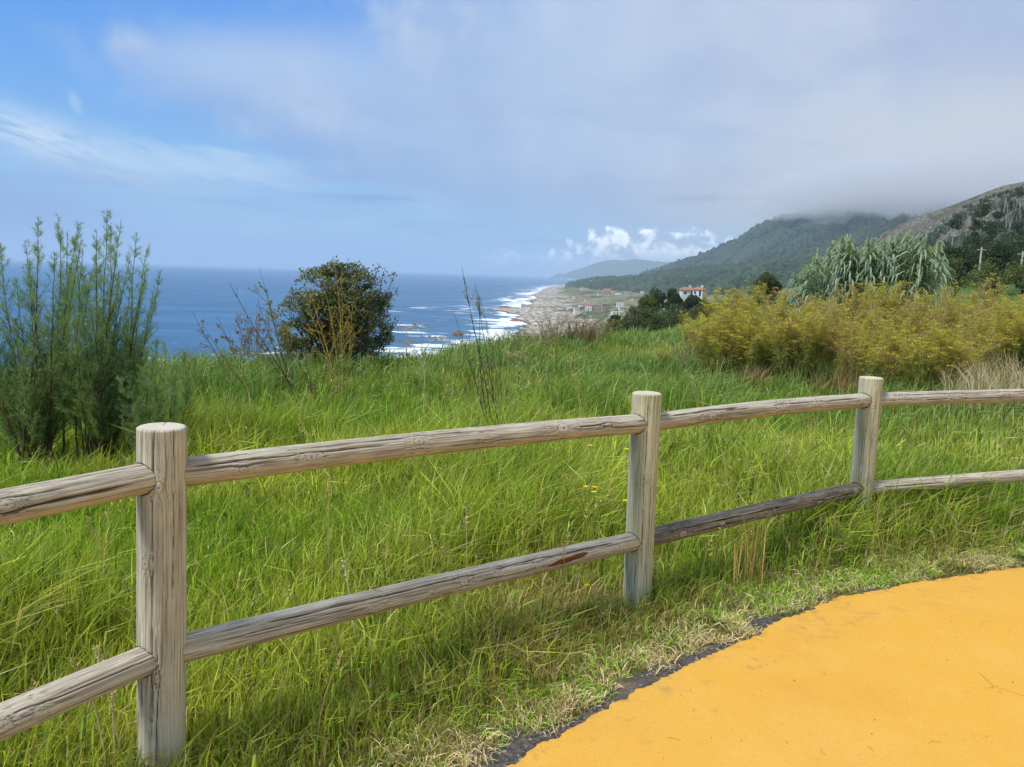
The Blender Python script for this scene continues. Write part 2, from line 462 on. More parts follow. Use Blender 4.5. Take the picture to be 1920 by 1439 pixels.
def ground(x, y, noise=True):
    x = np.asarray(x, float); y = np.asarray(y, float)
    r = np.hypot(x, y); az = np.degrees(np.arctan2(x, y))
    ia = np.clip(np.searchsorted(CAZ, az) - 1, 0, len(CAZ) - 2)
    fa = (az - CAZ[ia]) / (CAZ[ia + 1] - CAZ[ia]); fa = fa * fa * (3 - 2 * fa)
    ir = np.clip(np.searchsorted(RK, r) - 1, 0, len(RK) - 2)
    fr = np.clip((r - RK[ir]) / (RK[ir + 1] - RK[ir]), 0, 1); fr = np.where(ir < 5, fr * fr * (3 - 2 * fr) * .5 + fr * .5, fr)
    h = (CH[ia, ir] * (1 - fa) + CH[ia + 1, ir] * fa) * (1 - fr) + (CH[ia, ir + 1] * (1 - fa) + CH[ia + 1, ir + 1] * fa) * fr
    s = shore_sd(x, y)
    cap = SEA + 1.0 + 0.055 * np.clip(s, 0, 60) + 0.5 * np.clip(s - 60, 0, 1e9)
    h = np.where(s > 0, np.minimum(h, cap), SEA - np.minimum(6, -s * 0.15))
    if noise:
        far = sstep(25, 300, r)
        rock = np.abs(fbm(x / 26, y / 26, seed=5, octv=4)) * 2
        h = h + far * sstep(-25, 10, s) * (rock * 5.5 - 0.9) * sstep(500, 60, s) + far * sstep(20, 300, s) * fbm(x / 90, y / 90, seed=3) * 4
        near = 1 - sstep(30, 60, r)
        h = h + near * sstep(3.2, 7, r) * fbm(x / 2.6, y / 2.6, seed=9) * 0.16 + sstep(11, 18, r) * (1 - sstep(40, 80, r)) * fbm(x / 3.1, y / 3.1, seed=19) * 0.3
    return h
def gz(x, y): return float(ground(np.array([x]), np.array([y]))[0])

def grid_faces(nu, nv, wrap=False):
    i, j = np.meshgrid(np.arange(nu - 1), np.arange(nv if wrap else nv - 1), indexing='ij')
    jj = (j + 1) % nv
    return np.stack([i * nv + j, i * nv + jj, (i + 1) * nv + jj, (i + 1) * nv + j], -1).reshape(-1, 4)
azs = np.radians(np.concatenate([np.linspace(-180, -46, 60, endpoint=False), np.linspace(-46, 46, 560, endpoint=False), np.linspace(46, 180, 60, endpoint=False)]))
rs = np.concatenate([[0.02, .5, 1, 1.5], np.geomspace(2, 30, 70), np.geomspace(31, 3500, 230), np.geomspace(3700, 29500, 24)])
RR, AA = np.meshgrid(rs, azs, indexing='ij')
gx, gy = RR * np.sin(AA), RR * np.cos(AA)
gh = ground(gx, gy) - 0.02
mb = MB(); mb.add(np.stack([gx, gy, gh], -1).reshape(-1, 3), grid_faces(len(rs), len(azs), True)[:, ::-1])

def ground_mat():
    m, t, out = mat('terrain')
    p = geo(t)
    d = t.vm('LENGTH', p, out=1)
    z = t.sep(p)[2]
    n1 = t.noise(p, 1.4, 5); n2 = t.noise(p, 14, 4)
    near = t.mix(n2, srgb(92, 88, 48), srgb(58, 66, 26))
    near = t.mix(t.mr(n1, 0.4, 0.65), near, srgb(120, 108, 70))
    # coastal plain: scrub, pale rock, dry fields
    f1 = t.noise(p, 0.012, 6, 0.62); f2 = t.noise(p, 0.05, 6, 0.68); f3 = t.noise(p, 0.004, 4)
    rock = t.mix(t.mr(t.noise(p, 0.16, 6, 0.8), 0.40, 0.60), srgb(86, 80, 74), srgb(206, 194, 178))
    field = t.mix(t.mr(f2, 0.35, 0.65), srgb(84, 90, 62), srgb(142, 136, 104))
    field = t.mix(t.mr(f1, 0.50, 0.60), field, srgb(62, 78, 50))
    field = t.mix(t.mr(t.voro(p, 0.045, 'DISTANCE_TO_EDGE'), 0.0, 0.06, 0.6, 0.0), field, srgb(160, 148, 124))
    hgt = t.m('ADD', z, t.m('MULTIPLY', t.m('SUBTRACT', f1, 0.5), 7.0))
    farc = t.mix(t.mr(hgt, SEA + 3.2, SEA + 6.2), rock, field)
    farc = t.mix(t.mr(z, SEA + 0.2, SEA + 1.2), srgb(70, 62, 56), farc)
    hillside = t.mix(n1, srgb(66, 92, 34), srgb(84, 104, 48))
    c = t.mix(t.mr(d, 18, 40), near, hillside)
    c = t.mix(t.mr(d, 250, 500), c, farc)
    principled(t, out, c, 0.95, 0.1, bump(t, n2, 0.5, 0.02))
    return m
g = mb.build('ground', ground_mat()); tag(g, kind='structure')

# ------------------------------------------------------------------ sea
def sea_mat():
    m, t, out = mat('sea_water')
    p = geo(t)
    at_ = t.node('ShaderNodeVertexColor'); at_.layer_name = 'tint'
    fz = t.sep(at_.outputs[0])           # x: closeness of the shore
    near = fz[0]
    x, y, z = t.sep(p)
    # swell lines running across the bay
    wv = t.xyz(t.m('MULTIPLY', x, 0.006), t.m('MULTIPLY', t.m('ADD', y, t.m('MULTIPLY', x, 0.10)), 0.021), 0.0)
    s1 = t.noise(wv, 1.0, 6, 0.62, 0.5)
    wv2 = t.xyz(t.m('MULTIPLY', x, 0.02), t.m('MULTIPLY', t.m('ADD', y, t.m('MULTIPLY', x, 0.2)), 0.055), 3.0)
    s2 = t.noise(wv2, 1.0, 5, 0.6, 0.4)
    brk = t.noise(t.vm('MULTIPLY', p, (0.05, 0.11, 1)), 1.0, 6, 0.75)
    ln_ = t.noise(t.xyz(t.m('MULTIPLY', x, .009), t.m('MULTIPLY', y, .009), t.m('MULTIPLY', fz[1], 15.0)), 1.0, 5, 0.6, 0.3)
    s2 = t.m('ADD', t.m('MULTIPLY', s2, t.m('SUBTRACT', 1.0, t.m('MULTIPLY', near, .8))), t.m('MULTIPLY', ln_, t.m('MULTIPLY', near, .8)))
    band = t.m('ADD', s2, t.m('MULTIPLY', t.m('SUBTRACT', brk, 0.5), 0.42))
    thr = t.m('SUBTRACT', 0.70, t.m('MULTIPLY', near, 0.27))
    foam = t.mr(t.m('SUBTRACT', band, thr), -0.01, 0.06)
    wv3 = t.xyz(t.m('MULTIPLY', x, 0.003), t.m('MULTIPLY', t.m('ADD', y, t.m('MULTIPLY', x, 0.06)), 0.012), 7.0)
    streak = t.mr(t.noise(wv3, 1.0, 6, 0.65, 0.6), 0.52, 0.72)
    deep = t.mix(t.mr(s1, 0.35, 0.7), srgb(20, 72, 112), srgb(42, 106, 146))
    deep = t.mix(t.m('MULTIPLY', streak, 0.5), deep, srgb(96, 140, 178))
    shal = t.mix(t.m('MULTIPLY', t.m('MULTIPLY', near, near), 0.55), deep, srgb(72, 118, 136))
    c = t.mix(foam, shal, (0.86, 0.89, 0.9))
    bn = t.noise(t.vm('MULTIPLY', p, (0.05, 0.16, 1)), 1.0, 6, 0.7)
    principled(t, out, c, t.mix(foam, (0.32,) * 3, (0.9,) * 3), 0.35, bump(t, bn, 0.9, 1.6), IOR=1.33)
    return m
rs2 = np.concatenate([np.geomspace(120, 4000, 150), np.geomspace(4300, 30000, 40)])
azs2 = np.radians(np.linspace(-180, 180, 721)[:-1])
RR, AA = np.meshgrid(rs2, azs2, indexing='ij')
sx, sy = RR * np.sin(AA), RR * np.cos(AA)
dsh = shore_sd(sx, sy)
nearv = np.exp(np.minimum(dsh, 0) / 95.0)
mb = MB(); mb.add(np.stack([sx, sy, np.full_like(sx, SEA)], -1).reshape(-1, 3), grid_faces(len(rs2), len(azs2), True)[:, ::-1],
                  np.stack([nearv, np.clip(-dsh / 600, 0, 1), nearv], -1).reshape(-1, 3))
sea = mb.build('sea', sea_mat()); tag(sea, kind='structure')

# ------------------------------------------------------------------ path and its ragged asphalt edge
edge_px = [(930, 1439), (1010, 1395), (1080, 1352), (1150, 1312), (1190, 1290), (1280, 1243), (1380, 1206), (1430, 1190), (1440, 1165), (1500, 1146), (1560, 1124),
           (1620, 1108), (1700, 1094), (1800, 1080), (1920, 1060)]
E = [on_z(px, py)[:2] for px, py in edge_px]
d_ = E[-1] - E[-3]; d_ /= np.linalg.norm(d_)
ext = []; q = E[-1].copy(); a = math.atan2(d_[1], d_[0])
for i in range(40):
    a += -0.02; q = q + 0.35 * np.array([math.cos(a), math.sin(a)]); ext.append(q.copy())
pre = []; d0 = E[1] - E[0]; q = E[0].copy(); a = math.atan2(-d0[1], -d0[0])
for i in range(40):
    a += 0.03 if i < 20 else 0; q = q + 0.3 * np.array([math.cos(a), math.sin(a)]); pre.append(q.copy())
EDGE = np.array(pre[::-1] + E + ext)
def resample(P, step):
    s = np.concatenate([[0], np.cumsum(np.linalg.norm(np.diff(P, axis=0), axis=1))])
    t = np.arange(0, s[-1], step)
    return np.stack([np.interp(t, s, P[:, k]) for k in range(P.shape[1])], -1)
EDGE = resample(EDGE, 0.012)
k_ = np.ones(9) / 9
EDs = np.stack([np.convolve(np.pad(EDGE[:, k], 4, mode='edge'), k_, 'valid') for k in (0, 1)], -1)
nrm = np.gradient(EDs, axis=0); nrm = np.stack([-nrm[:, 1], nrm[:, 0]], -1); nrm /= np.linalg.norm(nrm, axis=1, keepdims=True)   # points to the meadow
jag = fbm(EDs[:, 0] * 14, EDs[:, 1] * 14, seed=4, octv=3) * 0.04 + fbm(EDs[:, 0] * 48, EDs[:, 1] * 48, seed=14, octv=3) * 0.026 + fbm(EDs[:, 0] * 3, EDs[:, 1] * 3, seed=8, octv=2) * 0.04
PE = EDs + nrm * jag[:, None]
def strip_mesh(outer, inner_off, z, steps=24):
    """a sheet from the ragged edge back to the inner side of the bend"""
    tt = np.concatenate([[0, .004, .012], np.linspace(.03, 1, steps)])
    back = outer + np.array([0.62, -0.78]) * inner_off
    V = outer[None] * (1 - tt[:, None, None]) + back[None] * tt[:, None, None]
    zz = np.full(V.shape[:2] + (1,), z)
    V = np.concatenate([V, zz], -1)
    V[0, :, 2] = z - 0.012
    return V.reshape(-1, 3), grid_faces(len(tt), len(outer))
def path_mat():
    m, t, out = mat('yellow_path_paint')
    p = geo(t)
    n0 = t.noise(p, 0.5, 3); n1 = t.noise(p, 3.0, 5, 0.6); n2 = t.noise(p, 60, 4, 0.6); n3 = t.noise(p, 170, 3, 0.7)
    c = t.mix(t.mr(n0, 0.35, 0.65), (0.69, 0.368, 0.040), (0.675, 0.372, 0.058))
    c = t.mix(t.m('MULTIPLY', t.mr(n1, 0.42, 0.68), 0.38), c, (0.72, 0.42, 0.09))
    c = t.mix(t.m('MULTIPLY', t.mr(n3, 0.50, 0.74), 0.5), c, (0.56, 0.26, 0.03))
    at_ = t.sep(tintnode(t))[0]          # 1 at the ragged edge
    n4 = t.noise(t.vm('MULTIPLY', p, (1, 1, 1)), 7, 6, 0.7)
    dirt = t.m('MULTIPLY', t.mr(t.m('ADD', n4, t.m('MULTIPLY', at_, 0.30)), 0.80, 1.02), 0.5)
    c = t.mix(dirt, c, (0.20, 0.13, 0.075))
    spk = t.m('MULTIPLY', t.mr(t.voro(p, 9.0), 0.040, 0.015), t.mr(t.noise(p, 3.7, 2), 0.52, 0.6))
    c = t.mix(spk, c, (0.16, 0.09, 0.04))
    for (qx, qy, rr_, am) in ((1520, 1175, .28, .55), (1610, 1150, .22, .4), (1770, 1130, .3, .3), (1250, 1290, .12, .35)):
        q_ = on_z(qx, qy); dq = t.vm('LENGTH', t.vm('SUBTRACT', p, tuple(q_)), out=1)
        c = t.mix(t.m('MULTIPLY', t.m('MULTIPLY', t.mr(dq, rr_, 0.02), t.mr(t.noise(t.vm('MULTIPLY', p, (1, 1.6, 1)), 9, 6, .75), .46, .66)), am), c, (0.30, 0.19, 0.08))
    c = t.mix(t.m('MULTIPLY', t.mr(t.noise(p, 1.1, 6, .7), .5, .72), .45), c, (0.60, .30, .04))
    c = t.mix(t.m('MULTIPLY', t.mr(t.noise(p, 85, 3, .8), .54, .70), .30), c, (0.46, .22, .03))
    crk = t.voro(t.vm('ADD', p, t.vm('MULTIPLY', t.node('ShaderNodeTexNoise').outputs[1], (0.0, 0.0, 0.0))), 1.1, 'DISTANCE_TO_EDGE')
    crk2 = t.m('MULTIPLY', t.mr(crk, 0.004, 0.0015), t.mr(t.noise(p, 1.6, 3), 0.60, 0.66))
    c = t.mix(t.m('MULTIPLY', crk2, 0.9), c, (0.42, 0.2, 0.03))
    hgt = t.m('ADD', t.m('MULTIPLY', n2, 0.6), t.m('ADD', t.m('MULTIPLY', t.voro(p, 190), 0.3), t.m('MULTIPLY', n3, .4)))
    principled(t, out, c, 0.62, 0.3, bump(t, hgt, 0.7, 0.0035))
    return m
V, F = strip_mesh(PE, 5.2, 0.004)
tt = np.zeros((27, len(PE))); tt[:, :] = np.concatenate([[1, .98, .95], np.linspace(.9, -6, 24)])[:, None]
mb = MB(); mb.add(V, F, np.repeat(np.clip(tt, 0, 1).reshape(-1, 1), 3, 1))
path = mb.build('path', path_mat()); tag(path, kind='structure')
def asphalt_mat():
    m, t, out = mat('old_asphalt')
    p = geo(t)
    v = t.voro(p, 95, 'F1', 'Color'); n = t.noise(p, 40, 5, 0.7)
    s = t.sep(v)[0]
    c = t.mix(s, (0.050, 0.044, 0.038), (0.13, 0.118, 0.102))
    c = t.mix(t.mr(t.sep(v)[1], 0.93, 0.97), c, (0.30, 0.28, 0.25))
    c = t.mix(t.mr(t.noise(p, 5, 4), 0.52, 0.72), c, (0.16, 0.12, 0.085))
    principled(t, out, c, 0.95, 0.08, bump(t, t.m('ADD', t.voro(p, 95), n), 0.9, 0.006))
    return m
aw = 0.006 + 0.045 * np.clip(fbm(EDs[:, 0] * 1.7, EDs[:, 1] * 1.7, seed=31, octv=2) * 3 + .5, 0, 1) + fbm(EDs[:, 0] * 22, EDs[:, 1] * 22, seed=6, octv=3) * 0.04
s_at = lambda px, py: int(np.argmin(((EDs - on_z(px, py)[:2]) ** 2).sum(1)))
for (px, py, wd, am) in ((985, 1410, 0.16, 0.19), (1340, 1222, .15, .05), (1450, 1172, .12, .09), (1200, 1292, .12, .05), (1260, 1262, .08, .03), (1640, 1112, .1, .03)):
    k0 = s_at(px, py); dd_ = (np.arange(len(EDs)) - k0) * 0.012
    aw += am * np.exp(-(dd_ / wd) ** 2)
AO = EDs + nrm * aw[:, None]
V, F = strip_mesh(AO, 5.5, 0.0)
mb = MB(); mb.add(V, F)
a_ = mb.build('asphalt_edge', asphalt_mat()); tag(a_, kind='structure')

# little litter on the path: specks of leaf and dry stem
mb = MB()
for k in range(46):
    px = rng.uniform(1150, 1915); py = rng.uniform(1120, 1435)
    P = on_z(px, py); 
    dmin = np.min(np.hypot(*(EDs - P[:2]).T))
    i0 = np.argmin(np.hypot(*(EDs - P[:2]).T))
    if np.dot(P[:2] - EDs[i0], nrm[i0]) > -0.03: continue
    a = rng.uniform(0, 2 * math.pi); L = rng.uniform(.002, .008) if k % 7 else rng.uniform(.02, .05)
    w = rng.uniform(.0012, .003) if k % 7 else .001
    d = np.array([math.cos(a), math.sin(a), 0]); b = np.array([-d[1], d[0], 0]) * rng.uniform(-.3, .3)
    pts = [P + (0, 0, .0065), P + d * L * .5 + b * L + (0, 0, .009), P + d * L + (0, 0, .0065)]
    tube(mb, pts, [w * .5, w * .5, w * .3], 5, [(0.10, .06, .03), (0.22, .16, .08), (.05, .07, .03)][k % 3])
o = mb.build('path_litter', M['bark']); tag(o, 'dark specks of leaf and curled dry stems scattered on the yellow path', 'litter', kind='stuff')

# ------------------------------------------------------------------ the fence: round posts with round rails let into them
def wood_mat(name, c_light, c_mid, c_dark):
    m, t, out = mat(name)
    a = t.sep(tintnode(t))               # x: grain 0..1, y: crack / crevice, z: knot or stain
    n = t.noise(objc(t), 9, 4); n2 = t.noise(objc(t), 210, 3, 0.7)
    g_ = t.m('ADD', a[0], t.m('MULTIPLY', t.m('SUBTRACT', n2, 0.5), 0.25))
    c = t.ramp(g_, [(0.12, c_dark), (0.45, c_mid), (0.85, c_light)])
    c = t.mix(t.m('MULTIPLY', t.mr(n, 0.38, 0.66), 0.5), c, t.mix(0.5, c, (0.30, 0.235, 0.15)))
    c = t.mix(a[2], c, (0.52, 0.47, 0.38))
    c = t.mix(t.mr(a[0], 0.09, 0.05), c, (0.24, 0.10, 0.03))     # bare rotten heartwood
    c = t.mix(a[1], c, (0.030, 0.022, 0.014))
    principled(t, out, c, 0.92, 0.05, bump(t, t.m('ADD', t.m('MULTIPLY', a[0], 0.8), t.m('MULTIPLY', n2, 0.25)), 0.5, 0.0025))
    return m
W_post = wood_mat('weathered_post_wood', (0.64, 0.60, 0.47), (0.46, 0.43, 0.325), (0.21, 0.19, 0.135))
W_green = wood_mat('algae_green_post_wood', (0.64, 0.62, 0.44), (0.47, 0.46, 0.30), (0.22, 0.21, 0.125))
W_rail = wood_mat('weathered_rail_wood', (0.62, 0.57, 0.46), (0.42, 0.375, 0.29), (0.15, 0.125, 0.095))
W_darkrail = wood_mat('dark_weathered_rail_wood', (0.36, 0.315, 0.255), (0.18, 0.15, 0.12), (0.06, 0.05, 0.042))

def log_grain(s, ang, rad, knots, seed, fs=2.0, cracks=(), chk_t=(0.265, 0.35)):
    """grain, crack and knot fields over a log: s along the axis, ang around it (metres of arc = ang * rad)"""
    u = ang * rad
    cx, sx_ = np.cos(ang), np.sin(ang)
    sw = fbm(s * 2.2, cx * 1.2 + 5, sx_ * 1.2, seed + 1, 3) * 0.9
    dfl = np.zeros_like(s); knot = np.zeros_like(s); dark = np.zeros_like(s); bulge = np.zeros_like(s)
    for (ks, ka, kr) in knots:
        da = (ang - ka + math.pi) % (2 * math.pi) - math.pi
        dx = (s - ks); dy = da * rad
        q = np.sqrt((dx / 1.5) ** 2 + dy ** 2) / kr
        dfl += np.sign(dy) * np.exp(-(dx / (3.2 * kr)) ** 2) * np.exp(-(np.abs(dy) / (2.3 * kr))) * 0.9 * kr / rad
        rings = 0.5 + 0.5 * np.sin(q * 16)
        inn = sstep(1.15, 0.75, q)
        knot = np.maximum(knot, inn * (0.35 + 0.5 * rings) * 0.8)
        dark = np.maximum(dark, np.exp(-((q - 1.15) / .13) ** 2) * .45 + sstep(.28, .14, q) * .75)
        bulge += np.exp(-(q / 1.6) ** 2) * kr * 0.16
    a2 = ang + dfl + sw * 0.35
    nx, ny = np.cos(a2), np.sin(a2)
    g1 = fbm(s * fs, nx * 9, ny * 9, seed + 2, 3)
    g2 = fbm(s * fs * 2.6, nx * 30, ny * 30, seed + 3, 3)
    g3 = fbm(s * 5, nx * 2.0, ny * 2.0, seed + 4, 3)
    grain = np.clip(0.52 + g1 * 0.8 + g2 * 1.5 + g3 * 0.45, 0.1, 1)
    crk = np.zeros_like(s)
    chk = fbm(s * 1.6, nx * 17, ny * 17, seed + 6, 2)                 # short drying checks
    crk = np.maximum(crk, sstep(*chk_t, chk) * 0.7)
    for (s0, s1, ca, wd, slope) in cracks:
        cc = ca + slope * (s - s0) + 0.16 * fbm(s * 7, seed, 0.5, seed + 8, 3) + dfl
        da = np.abs(((ang - cc + math.pi) % (2 * math.pi)) - math.pi) * rad
        pr = sstep(s0 - .001, s0 + 0.08, s) * sstep(s1 + .001, s1 - 0.14, s)
        w = wd * (.6 if chk_t[0] > .3 else 1) * pr * (0.7 + 0.9 * vnoise(s * 19, 0, 0, seed + 9)) + 1e-6
        crk = np.maximum(crk, np.exp(-(da / w) ** 2) * np.minimum(1, pr * 3))
    return grain, np.clip(np.maximum(crk, dark * 0.65), 0, 1), knot, bulge
def make_log(name, A, B, rad, mat_, parent, knots=(), cracks=(), seed=0, nu=560, nv=120, holes=(), round_top=False, rad2=None, bend=0.0, stain=None):
    """a log from A to B in world metres, built in its own frame"""
    A = np.asarray(A, float); B = np.asarray(B, float)
    ax = B - A; L = np.linalg.norm(ax); ax /= L
    up = np.array([0, 0, 1.0]) if abs(ax[2]) < .8 else np.array([0, -1.0, 0])
    e1 = up - ax * np.dot(up, ax); e1 /= np.linalg.norm(e1)            # ang = 0 : up (rails) / towards the camera (posts)
    e2 = np.cross(ax, e1)
    s1 = np.linspace(0, L, nu); a1 = np.linspace(0, 2 * math.pi, nv, endpoint=False)
    S, G = np.meshgrid(s1, a1, indexing='ij')
    grain, crk, knot, bulge = log_grain(S, G, rad, knots, seed, cracks=cracks, chk_t=(.36, .44) if round_top else (.27, .35))
    rr = rad * (1 + ((rad2 or rad) / rad - 1) * S / L)
    rr = rr * (1 + 0.035 * fbm(S * 1.6, np.cos(G), np.sin(G), seed + 11, 2)) + bulge
    rr = rr + (grain - .5) * 0.0016 - crk * 0.0065
    if round_top:
        e = np.clip((S - (L - .006)) / .006, 0, 1); rr = rr - .006 * (1 - np.sqrt(np.maximum(1 - e ** 2, 0)))
    bow = np.sin(S / L * math.pi) * bend
    C = A + S[..., None] * ax + (bow[..., None] * e1)
    P = C + rr[..., None] * (np.cos(G)[..., None] * e1 + np.sin(G)[..., None] * e2)
    for (hp, hd, hr) in holes:                                        # a drilled hole: the post's skin dives in round each rail
        hp = np.asarray(hp, float); hd = np.asarray(hd, float) / np.linalg.norm(hd)
        rel = P - hp; al = rel @ hd; dist = np.linalg.norm(rel - al[..., None] * hd, axis=-1)
        m_ = sstep(hr + .0012, hr - .0022, dist) * (al > -rad * 2.6) * (al < 0.0)
        P = P - (m_ * 0.03)[..., None] * (P - C) / (rr[..., None] + 1e-6)
        crk = np.maximum(crk, m_)
    if stain is not None:
        grain, crk = stain(S, G, grain, crk)
    T_ = np.stack([grain, crk, knot], -1)
    mb = MB(); mb.add(P.reshape(-1, 3), grid_faces(nu, nv, True), T_.reshape(-1, 3))
    # end caps with rings
    for end in (0, 1):
        c0 = C[-1, 0] if end else C[0, 0]
        k = 14
        rim = P[-1] if end else P[0]
        f = np.linspace(1, 0.0, k)
        V = c0 + (rim - c0)[None] * f[:, None, None]
        aa = np.broadcast_to(a1, (k, nv)); ff = np.broadcast_to(f[:, None], (k, nv))
        xx, yy = ff * np.cos(aa), ff * np.sin(aa)
        ringg = 0.5 + 0.5 * np.sin((ff + .06 * fbm(xx * 2, yy * 2, seed=seed)) * 40)
        gr = np.clip(0.74 + .12 * ringg + fbm(xx * 6, yy * 6, seed=seed + 3) * .5, 0, 1)
        ck = np.exp(-((np.abs(((aa - 3.4 + math.pi) % (2 * math.pi)) - math.pi) * ff) / .018) ** 2) * (ff > .25) * .8
        ck = np.maximum(ck, np.exp(-((np.abs(((aa - 5.2 + math.pi) % (2 * math.pi)) - math.pi) * ff) / .02) ** 2) * (ff > .1) * (ff < .7) * .6)
        V = V + ax * ((-1 if not end else 1) * (0.0012 * (1 - ff[..., None] ** 2) + .0008 * (gr[..., None] - .5)) - (ck[..., None] * .003 if end else 0))
        TT = np.stack([gr, ck, np.full_like(gr, .38)], -1)
        Fc = grid_faces(k, nv, True)
        mb.add(V.reshape(-1, 3), Fc if end else Fc[:, ::-1], TT.reshape(-1, 3))
    return mb.build(name, mat_, parent)

fence = empty('wooden_fence', (0, 0, 0), label='weathered round-rail wooden fence curving along the yellow path', cat='fence')
PR, RRD = 0.070, 0.0455
# posts: pixel of the top centre, pixel of the foot, distance
def post_pts(tx, ty, bx, by, depth):
    d = ray(tx, ty); k = depth / np.dot(d, CRn @ np.array([0, 0, -1.0])); top = np.array([0, 0, EYE]) + d * k
    d2 = ray(bx, by); k2 = depth * 1.0
    # foot straight below the visible foot at the same ground distance, then carried on into the soil
    k2 = math.hypot(top[0], top[1]) / math.hypot(d2[0], d2[1]); foot = np.array([0, 0, EYE]) + d2 * k2
    ax = top - foot; ax /= np.linalg.norm(ax)
    low = foot - ax * ((foot[2] + 0.12) / ax[2])
    return low, top
p1b, p1t = post_pts(304, 800, 303, 1410, 2.30)
p2b, p2t = post_pts(1213, 737, 1193, 1145, 3.72)
p3b, p3t = post_pts(1634, 708, 1613, 930, 4.82)
def axis_at(b, t_, z): return b + (t_ - b) * ((z - b[2]) / (t_[2] - b[2]))
def rail_z(px, py, ref):
    """height at which the ray of a pixel passes over the distance of ref"""
    d = ray(px, py); return EYE + d[2] / math.hypot(d[0], d[1]) * math.hypot(ref[0], ref[1])
z1t, z1l = rail_z(322, 889, p1t), rail_z(322, 1222, p1t)
z2t, z2l = rail_z(1216, 794, p2t), rail_z(1200, 1013, p2t)
z3t, z3l = rail_z(1636, 751, p3t), rail_z(1618, 917, p3t)
p0 = np.array([-2.12, 0.55]); p4 = np.array([4.35, 5.35])
p0b, p0t = np.array([*p0, -.12]), np.array([*p0, 1.12])
p4b, p4t = np.array([*p4, -.12]), np.array([*p4, 0.98])
p5b, p5t = p4b + (2.1, .35, 0), p4t + (2.1, .35, 0)
def rails(bA, tA, zA, bB, tB, zB): return axis_at(bA, tA, zA), axis_at(bB, tB, zB)
secs = []
z0t, z0l = z1t + .01, z1l + .0
z4t, z4l = z3t + .02, z3l + .05
K = lambda *a: list(a)
spec = [  # A post, B post, knots & cracks; angle 0 = top, facing side towards the camera near -90 deg (see below)
    ('top', (p0b, p0t, z0t), (p1b, p1t, z1t)), ('low', (p0b, p0t, z0l), (p1b, p1t, z1l)),
    ('top', (p1b, p1t, z1t), (p2b, p2t, z2t)), ('low', (p1b, p1t, z1l), (p2b, p2t, z2l)),
    ('top', (p2b, p2t, z2t), (p3b, p3t, z3t)), ('low', (p2b, p2t, z2l), (p3b, p3t, z3l)),
    ('top', (p3b, p3t, z3t), (p4b, p4t, z4t)), ('low', (p3b, p3t, z3l), (p4b, p4t, z4l)),
    ('top', (p4b, p4t, z4t), (p5b, p5t, z4t)), ('low', (p4b, p4t, z4l), (p5b, p5t, z4l))]
# e2 = ax x up: for ax running left-to-right e2 points to the camera, so the visible flank is ang in 0..pi around pi/2
Fc = math.pi / 2
rk = {0: [(1.55, Fc - .35, .012), (1.50, Fc + .75, .012), (.9, Fc - .2, .012)],
      1: [(1.56, Fc - .25, .016), (1.30, Fc + .0, .009), (.8, Fc, .013)],
      2: [(.45, Fc - .15, .011), (.88, Fc - .45, .013), (1.20, Fc + .05, .010), (1.62, Fc - .35, .020), (1.90, Fc - .3, .013), (.22, Fc + .1, .009)],
      3: [(.72, Fc + .75, .011), (1.12, Fc - .25, .013), (1.52, Fc - .15, .012), (1.30, Fc - .95, .009), (2.02, Fc + .2, .008), (.98, Fc + .65, .008)],
      4: [(.42, Fc + .0, .018), (1.0, Fc - .15, .014), (1.32, Fc + .0, .012), (1.78, Fc - .35, .012)],
      5: [(.25, Fc + .05, .017), (.95, Fc + .45, .016), (1.42, Fc + .25, .017), (1.80, Fc - .45, .016)],
      6: [(.20, Fc - .35, .012), (.62, Fc - .35, .013), (1.02, Fc - .45, .013), (1.5, Fc - .2, .012)],
      7: [(.7, Fc, .010), (1.3, Fc - .3, .012), (.95, Fc + .6, .008)], 8: [], 9: []}
ck = {0: [(.3, 1.93, Fc + .12, .0036, -.12), (1.2, 1.75, Fc - .7, .0016, 0), (.5, 1.3, Fc + .6, .002, .1)],
      1: [(.5, 1.90, Fc + .55, .0022, -.05), (1.5, 2.0, Fc - .5, .0014, .1)],
      2: [(.05, .80, Fc - .55, .0018, .12), (.35, 1.2, Fc - .95, .0018, 0), (1.70, 2.0, Fc - .35, .0022, -.4), (1.0, 1.7, Fc + .2, .0012, -.1)],
      3: [(.3, 1.25, Fc - .75, .0022, .02), (1.25, 2.05, Fc - .85, .0028, .05), (.1, .7, Fc - .3, .0014, 0)],
      4: [(.1, .7, Fc - .75, .0026, .05), (.9, 1.8, Fc - .5, .0016, .0), (.5, .8, Fc - .5, .0022, .0)],
      5: [(.1, 1.2, Fc - .5, .0020, .15), (1.35, 1.95, Fc + .25, .0028, -.8), (.3, .9, Fc + .35, .0014, 0)],
      6: [(.1, 1.7, Fc - .75, .0018, 0), (.5, 1.5, Fc + .1, .0012, 0)], 7: [(.08, .65, Fc - .25, .0022, .15)], 8: [], 9: []}
rail_ends = {}
def rot_patch(S, G, grain, crk):
    d = ((S - 1.70) / .115) ** 2 + ((((G - (Fc - .12) - (S - 1.70) * -1.6) + math.pi) % (2 * math.pi) - math.pi) / .27) ** 2
    m_ = sstep(1.25, .8, d + fbm(S * 20, G * 3, seed=3) * 1.1)
    return grain * (1 - m_) + m_ * .04, np.maximum(crk, m_ * np.clip(.35 + 1.2 * fbm(S * 14, G * 12, seed=5), .05, .85))
